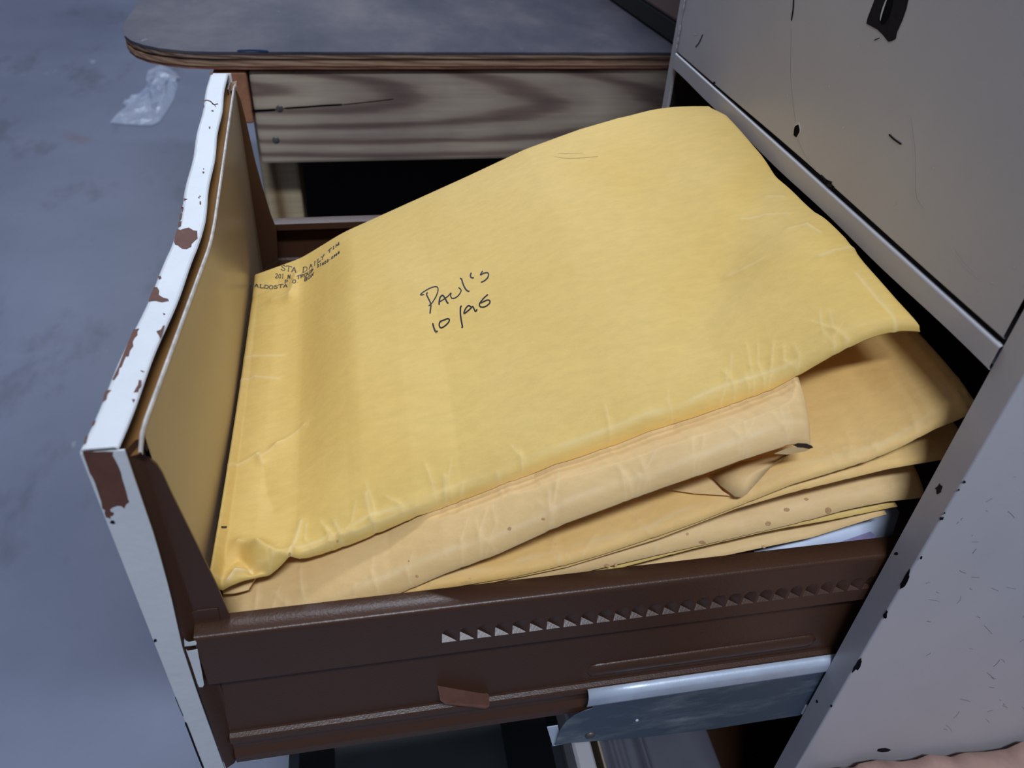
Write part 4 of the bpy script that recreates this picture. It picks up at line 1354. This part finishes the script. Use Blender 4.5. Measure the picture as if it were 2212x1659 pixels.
# ------------------------------------------------------------------ workbench
BY = 0.500
ztb = float(at((540, 112), 1, BY)[2])
zbb = float(at((540, 151), 1, BY)[2])
bench = empty('workbench', (0.1, 0.9, FZ))
tag(bench, 'low wooden workbench with a scuffed dark plywood top and rounded corner', 'workbench')
cor = [(312, -40), (300, 0), (285, 25), (270, 45), (264, 60), (268, 76), (284, 88), (310, 97), (345, 104), (400, 110), (460, 112), (540, 112)]
out = [at(p, 2, ztb) for p in cor]
tk = (ztb - zbb)
lay_m = [(0.0, 0.14, M['bench'], 0), (0.14, 0.38, M['ply'][0], -0.0006), (0.38, 0.55, M['ply'][1], -0.0018), (0.55, 0.80, M['ply'][2], -0.0002), (0.80, 1.0, M['ply'][3], -0.0012)]
for k, (a, b, mt, off) in enumerate(lay_m):
    V = []
    P2 = [(p[0] - off * 0.7, p[1] - off) for p in out]
    P2 = [(P2[0][0] - 0.10, 1.6)] + P2 + [(0.9, BY - off), (0.9, 1.6)]
    z1_ = ztb - tk * a; z0_ = ztb - tk * b
    n = len(P2)
    V = [(x, y, z1_) for x, y in P2] + [(x, y, z0_) for x, y in P2]
    Fc = [tuple(range(n)), tuple(range(2 * n - 1, n - 1, -1))] + [(i, i + n, (i + 1) % n + n, (i + 1) % n) for i in range(n)]
    o = mesh('bench_top' if k == 0 else 'ply_layer', V, Fc, mt, bench)
    bm = bmesh.new(); bm.from_mesh(o.data); bmesh.ops.recalc_face_normals(bm, faces=bm.faces); bm.to_mesh(o.data); bm.free()
zj0 = float(at((570, 355), 1, BY + 0.006)[2]); zj1 = zbb - 0.0025
xj = float(at((538, 170), 1, BY + 0.006)[0])
jst = box('apron_board', (xj, BY + 0.006, zj0), (0.85, BY + 0.044, zj1), M['joist'], bench, 0.003)
xb = float(at((488, 170), 1, BY + 0.004)[0]); xb2 = float(at((535, 170), 1, BY + 0.004)[0])
zb_ = float(at((545, 268), 1, BY + 0.004)[2])
box('apron_board', (xb - 0.01, BY + 0.004, zb_), (xb2 - 0.0005, 1.5, zj1), M['block'], bench, 0.002)
xl0 = float(at((572, 400), 1, 0.56)[0]); xl1 = float(at((652, 400), 1, 0.56)[0])
box('leg', (xl0, 0.545, FZ + 0.001), (xl1, 0.60, zj1), M['leg'], bench, 0.003)
box('leg', (0.75, 0.545, FZ + 0.001), (0.84, 0.63, zj1), M['leg'], bench, 0.003)
box('shelf_board', (xl1 + 0.01, 0.675, -0.36), (0.85, 1.45, -0.345), M['shade_black'], bench, 0.002)
box('shade_backdrop', (xl1 - 0.01, 0.66, FZ + 0.001), (0.85, 0.672, zj1 - 0.002), M['shade_black'], bench, 0.002)  # black backdrop added to darken the space under the bench
for p in ((604, 235), (596, 303)):
    disc('nail', at(p, 1, BY + 0.006), 0.0032, 0.0008, (0, -1, 0), M['nail'], jst)
stroke_mesh([([(539, 240), (565, 239), (596, 237)], 1.5), ([(613, 234), (660, 231), (700, 228), (740, 226)], 1.1), ([(740, 226), (790, 221), (850, 214)], .5)],
            lambda q, off: at(q, 1, BY + 0.0057), 3.4, 0, 'crack', M['black'], jst)
stroke_mesh([([(512, 110), (545, 109), (580, 111)], 1.0)], lambda q, off: at(q, 1, BY - 0.0006), 4.5, 0, 'blue_paint_streak', M['blue'], bench)
adopt(bench)

# brown case behind the cabinet, shade beneath it built as a black block
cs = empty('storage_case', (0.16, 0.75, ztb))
tag(cs, 'brown case on the workbench behind the cabinet, the shade beneath it built as a black block', 'case')
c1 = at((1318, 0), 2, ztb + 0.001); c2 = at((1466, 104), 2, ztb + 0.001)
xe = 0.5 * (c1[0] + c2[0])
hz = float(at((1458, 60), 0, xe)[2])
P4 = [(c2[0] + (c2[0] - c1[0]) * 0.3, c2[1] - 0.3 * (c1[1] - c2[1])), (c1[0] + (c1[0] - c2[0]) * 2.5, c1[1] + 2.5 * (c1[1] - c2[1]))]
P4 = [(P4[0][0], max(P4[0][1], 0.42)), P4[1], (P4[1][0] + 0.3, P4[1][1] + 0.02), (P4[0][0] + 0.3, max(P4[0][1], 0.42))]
plate('case_shade', [(x, y, ztb + 0.0006) for x, y in P4], (0, 0, 1), hz - ztb, M['shade_black'], cs, 0.002)  # black block painted in for the shadow under the brown case
plate('case_box', [(x - 0.001, y, hz + 0.0008) for x, y in P4], (0, 0, 1), 0.09, M['case_brown'], cs, 0.003)
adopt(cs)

# ------------------------------------------------------------------ plastic bag on the floor
bg = [(238, 265), (270, 268), (302, 270), (330, 270), (345, 262), (360, 240), (375, 215), (383, 190), (382, 172), (390, 170), (380, 158), (366, 148), (350, 140), (335, 145), (320, 153), (316, 170), (316, 188), (300, 208), (285, 222), (265, 223), (275, 232), (255, 248)]
bp = [at(p, 2, FZ + 0.003) for p in bg]
cxy = np.mean(bp, axis=0)
rnd = random.Random(9)
V = []; Fc = []
nr = 9
for k in range(nr):
    s = 1 - k / nr
    for i, p in enumerate(bp):
        q = cxy + (p - cxy) * s
        h = 0.002 if k == 0 else 0.004 + 0.022 * abs(math.sin(i * 1.9 + k * 0.9)) * (1 - s) ** .5 * rnd.uniform(.5, 1)
        V.append((q[0], q[1], FZ + 0.001 + h))
V.append((cxy[0], cxy[1], FZ + 0.02))
n = len(bp)
for k in range(nr - 1):
    for i in range(n):
        Fc.append((k * n + i, k * n + (i + 1) % n, (k + 1) * n + (i + 1) % n, (k + 1) * n + i))
for i in range(n): Fc.append(((nr - 1) * n + i, (nr - 1) * n + (i + 1) % n, nr * n))
o = mesh('plastic_bag', V, Fc, M['film'], None, False)
tag(o, 'crumpled clear plastic bag lying on the grey floor', 'plastic bag')

# ------------------------------------------------------------------ cardboard box, bottom right
cb = empty('cardboard_box', (0.1, -0.2, FZ))
tag(cb, 'pinkish brown cardboard box with a ragged edge beside the cabinet', 'cardboard box')
edge = [(1760, 1668), (1820, 1662), (1850, 1655), (1862, 1648), (1900, 1645), (1950, 1642), (1985, 1640), (2010, 1633), (2060, 1632), (2085, 1626), (2110, 1628), (2150, 1619), (2180, 1617), (2212, 1605), (2260, 1600)]
V = []; Fc = []
ep = [at(p, 1, -0.0165) for p in edge]
for i, p in enumerate(ep):
    jj = 0.0012 * math.sin(i * 2.1)
    V += [(p[0], -0.0150 + jj * .3, FZ + 0.001), (p[0], -0.0150 + jj * .3, p[2] - 0.004), (p[0], -0.0165 + jj, p[2]), (p[0] + 0.001, -0.0240 + jj, p[2] + 0.001), (p[0] - 0.002, -0.075, p[2] - 0.003 + jj)]
for i in range(len(ep) - 1):
    for j in range(4):
        a = 5 * i + j
        Fc.append((a, a + 5, a + 6, a + 1))
o = mesh('box_flap', V, Fc, M['card'], cb, True)
s = o.modifiers.new('solid', 'SOLIDIFY'); s.thickness = 0.003; s.offset = 1
xa, xz = ep[0][0], ep[-1][0] + 0.05
box('box_body', (xa, -0.30, FZ + 0.001), (xz, -0.022, ep[0][2] - 0.03), M['card'], cb, 0.002)
adopt(cb)
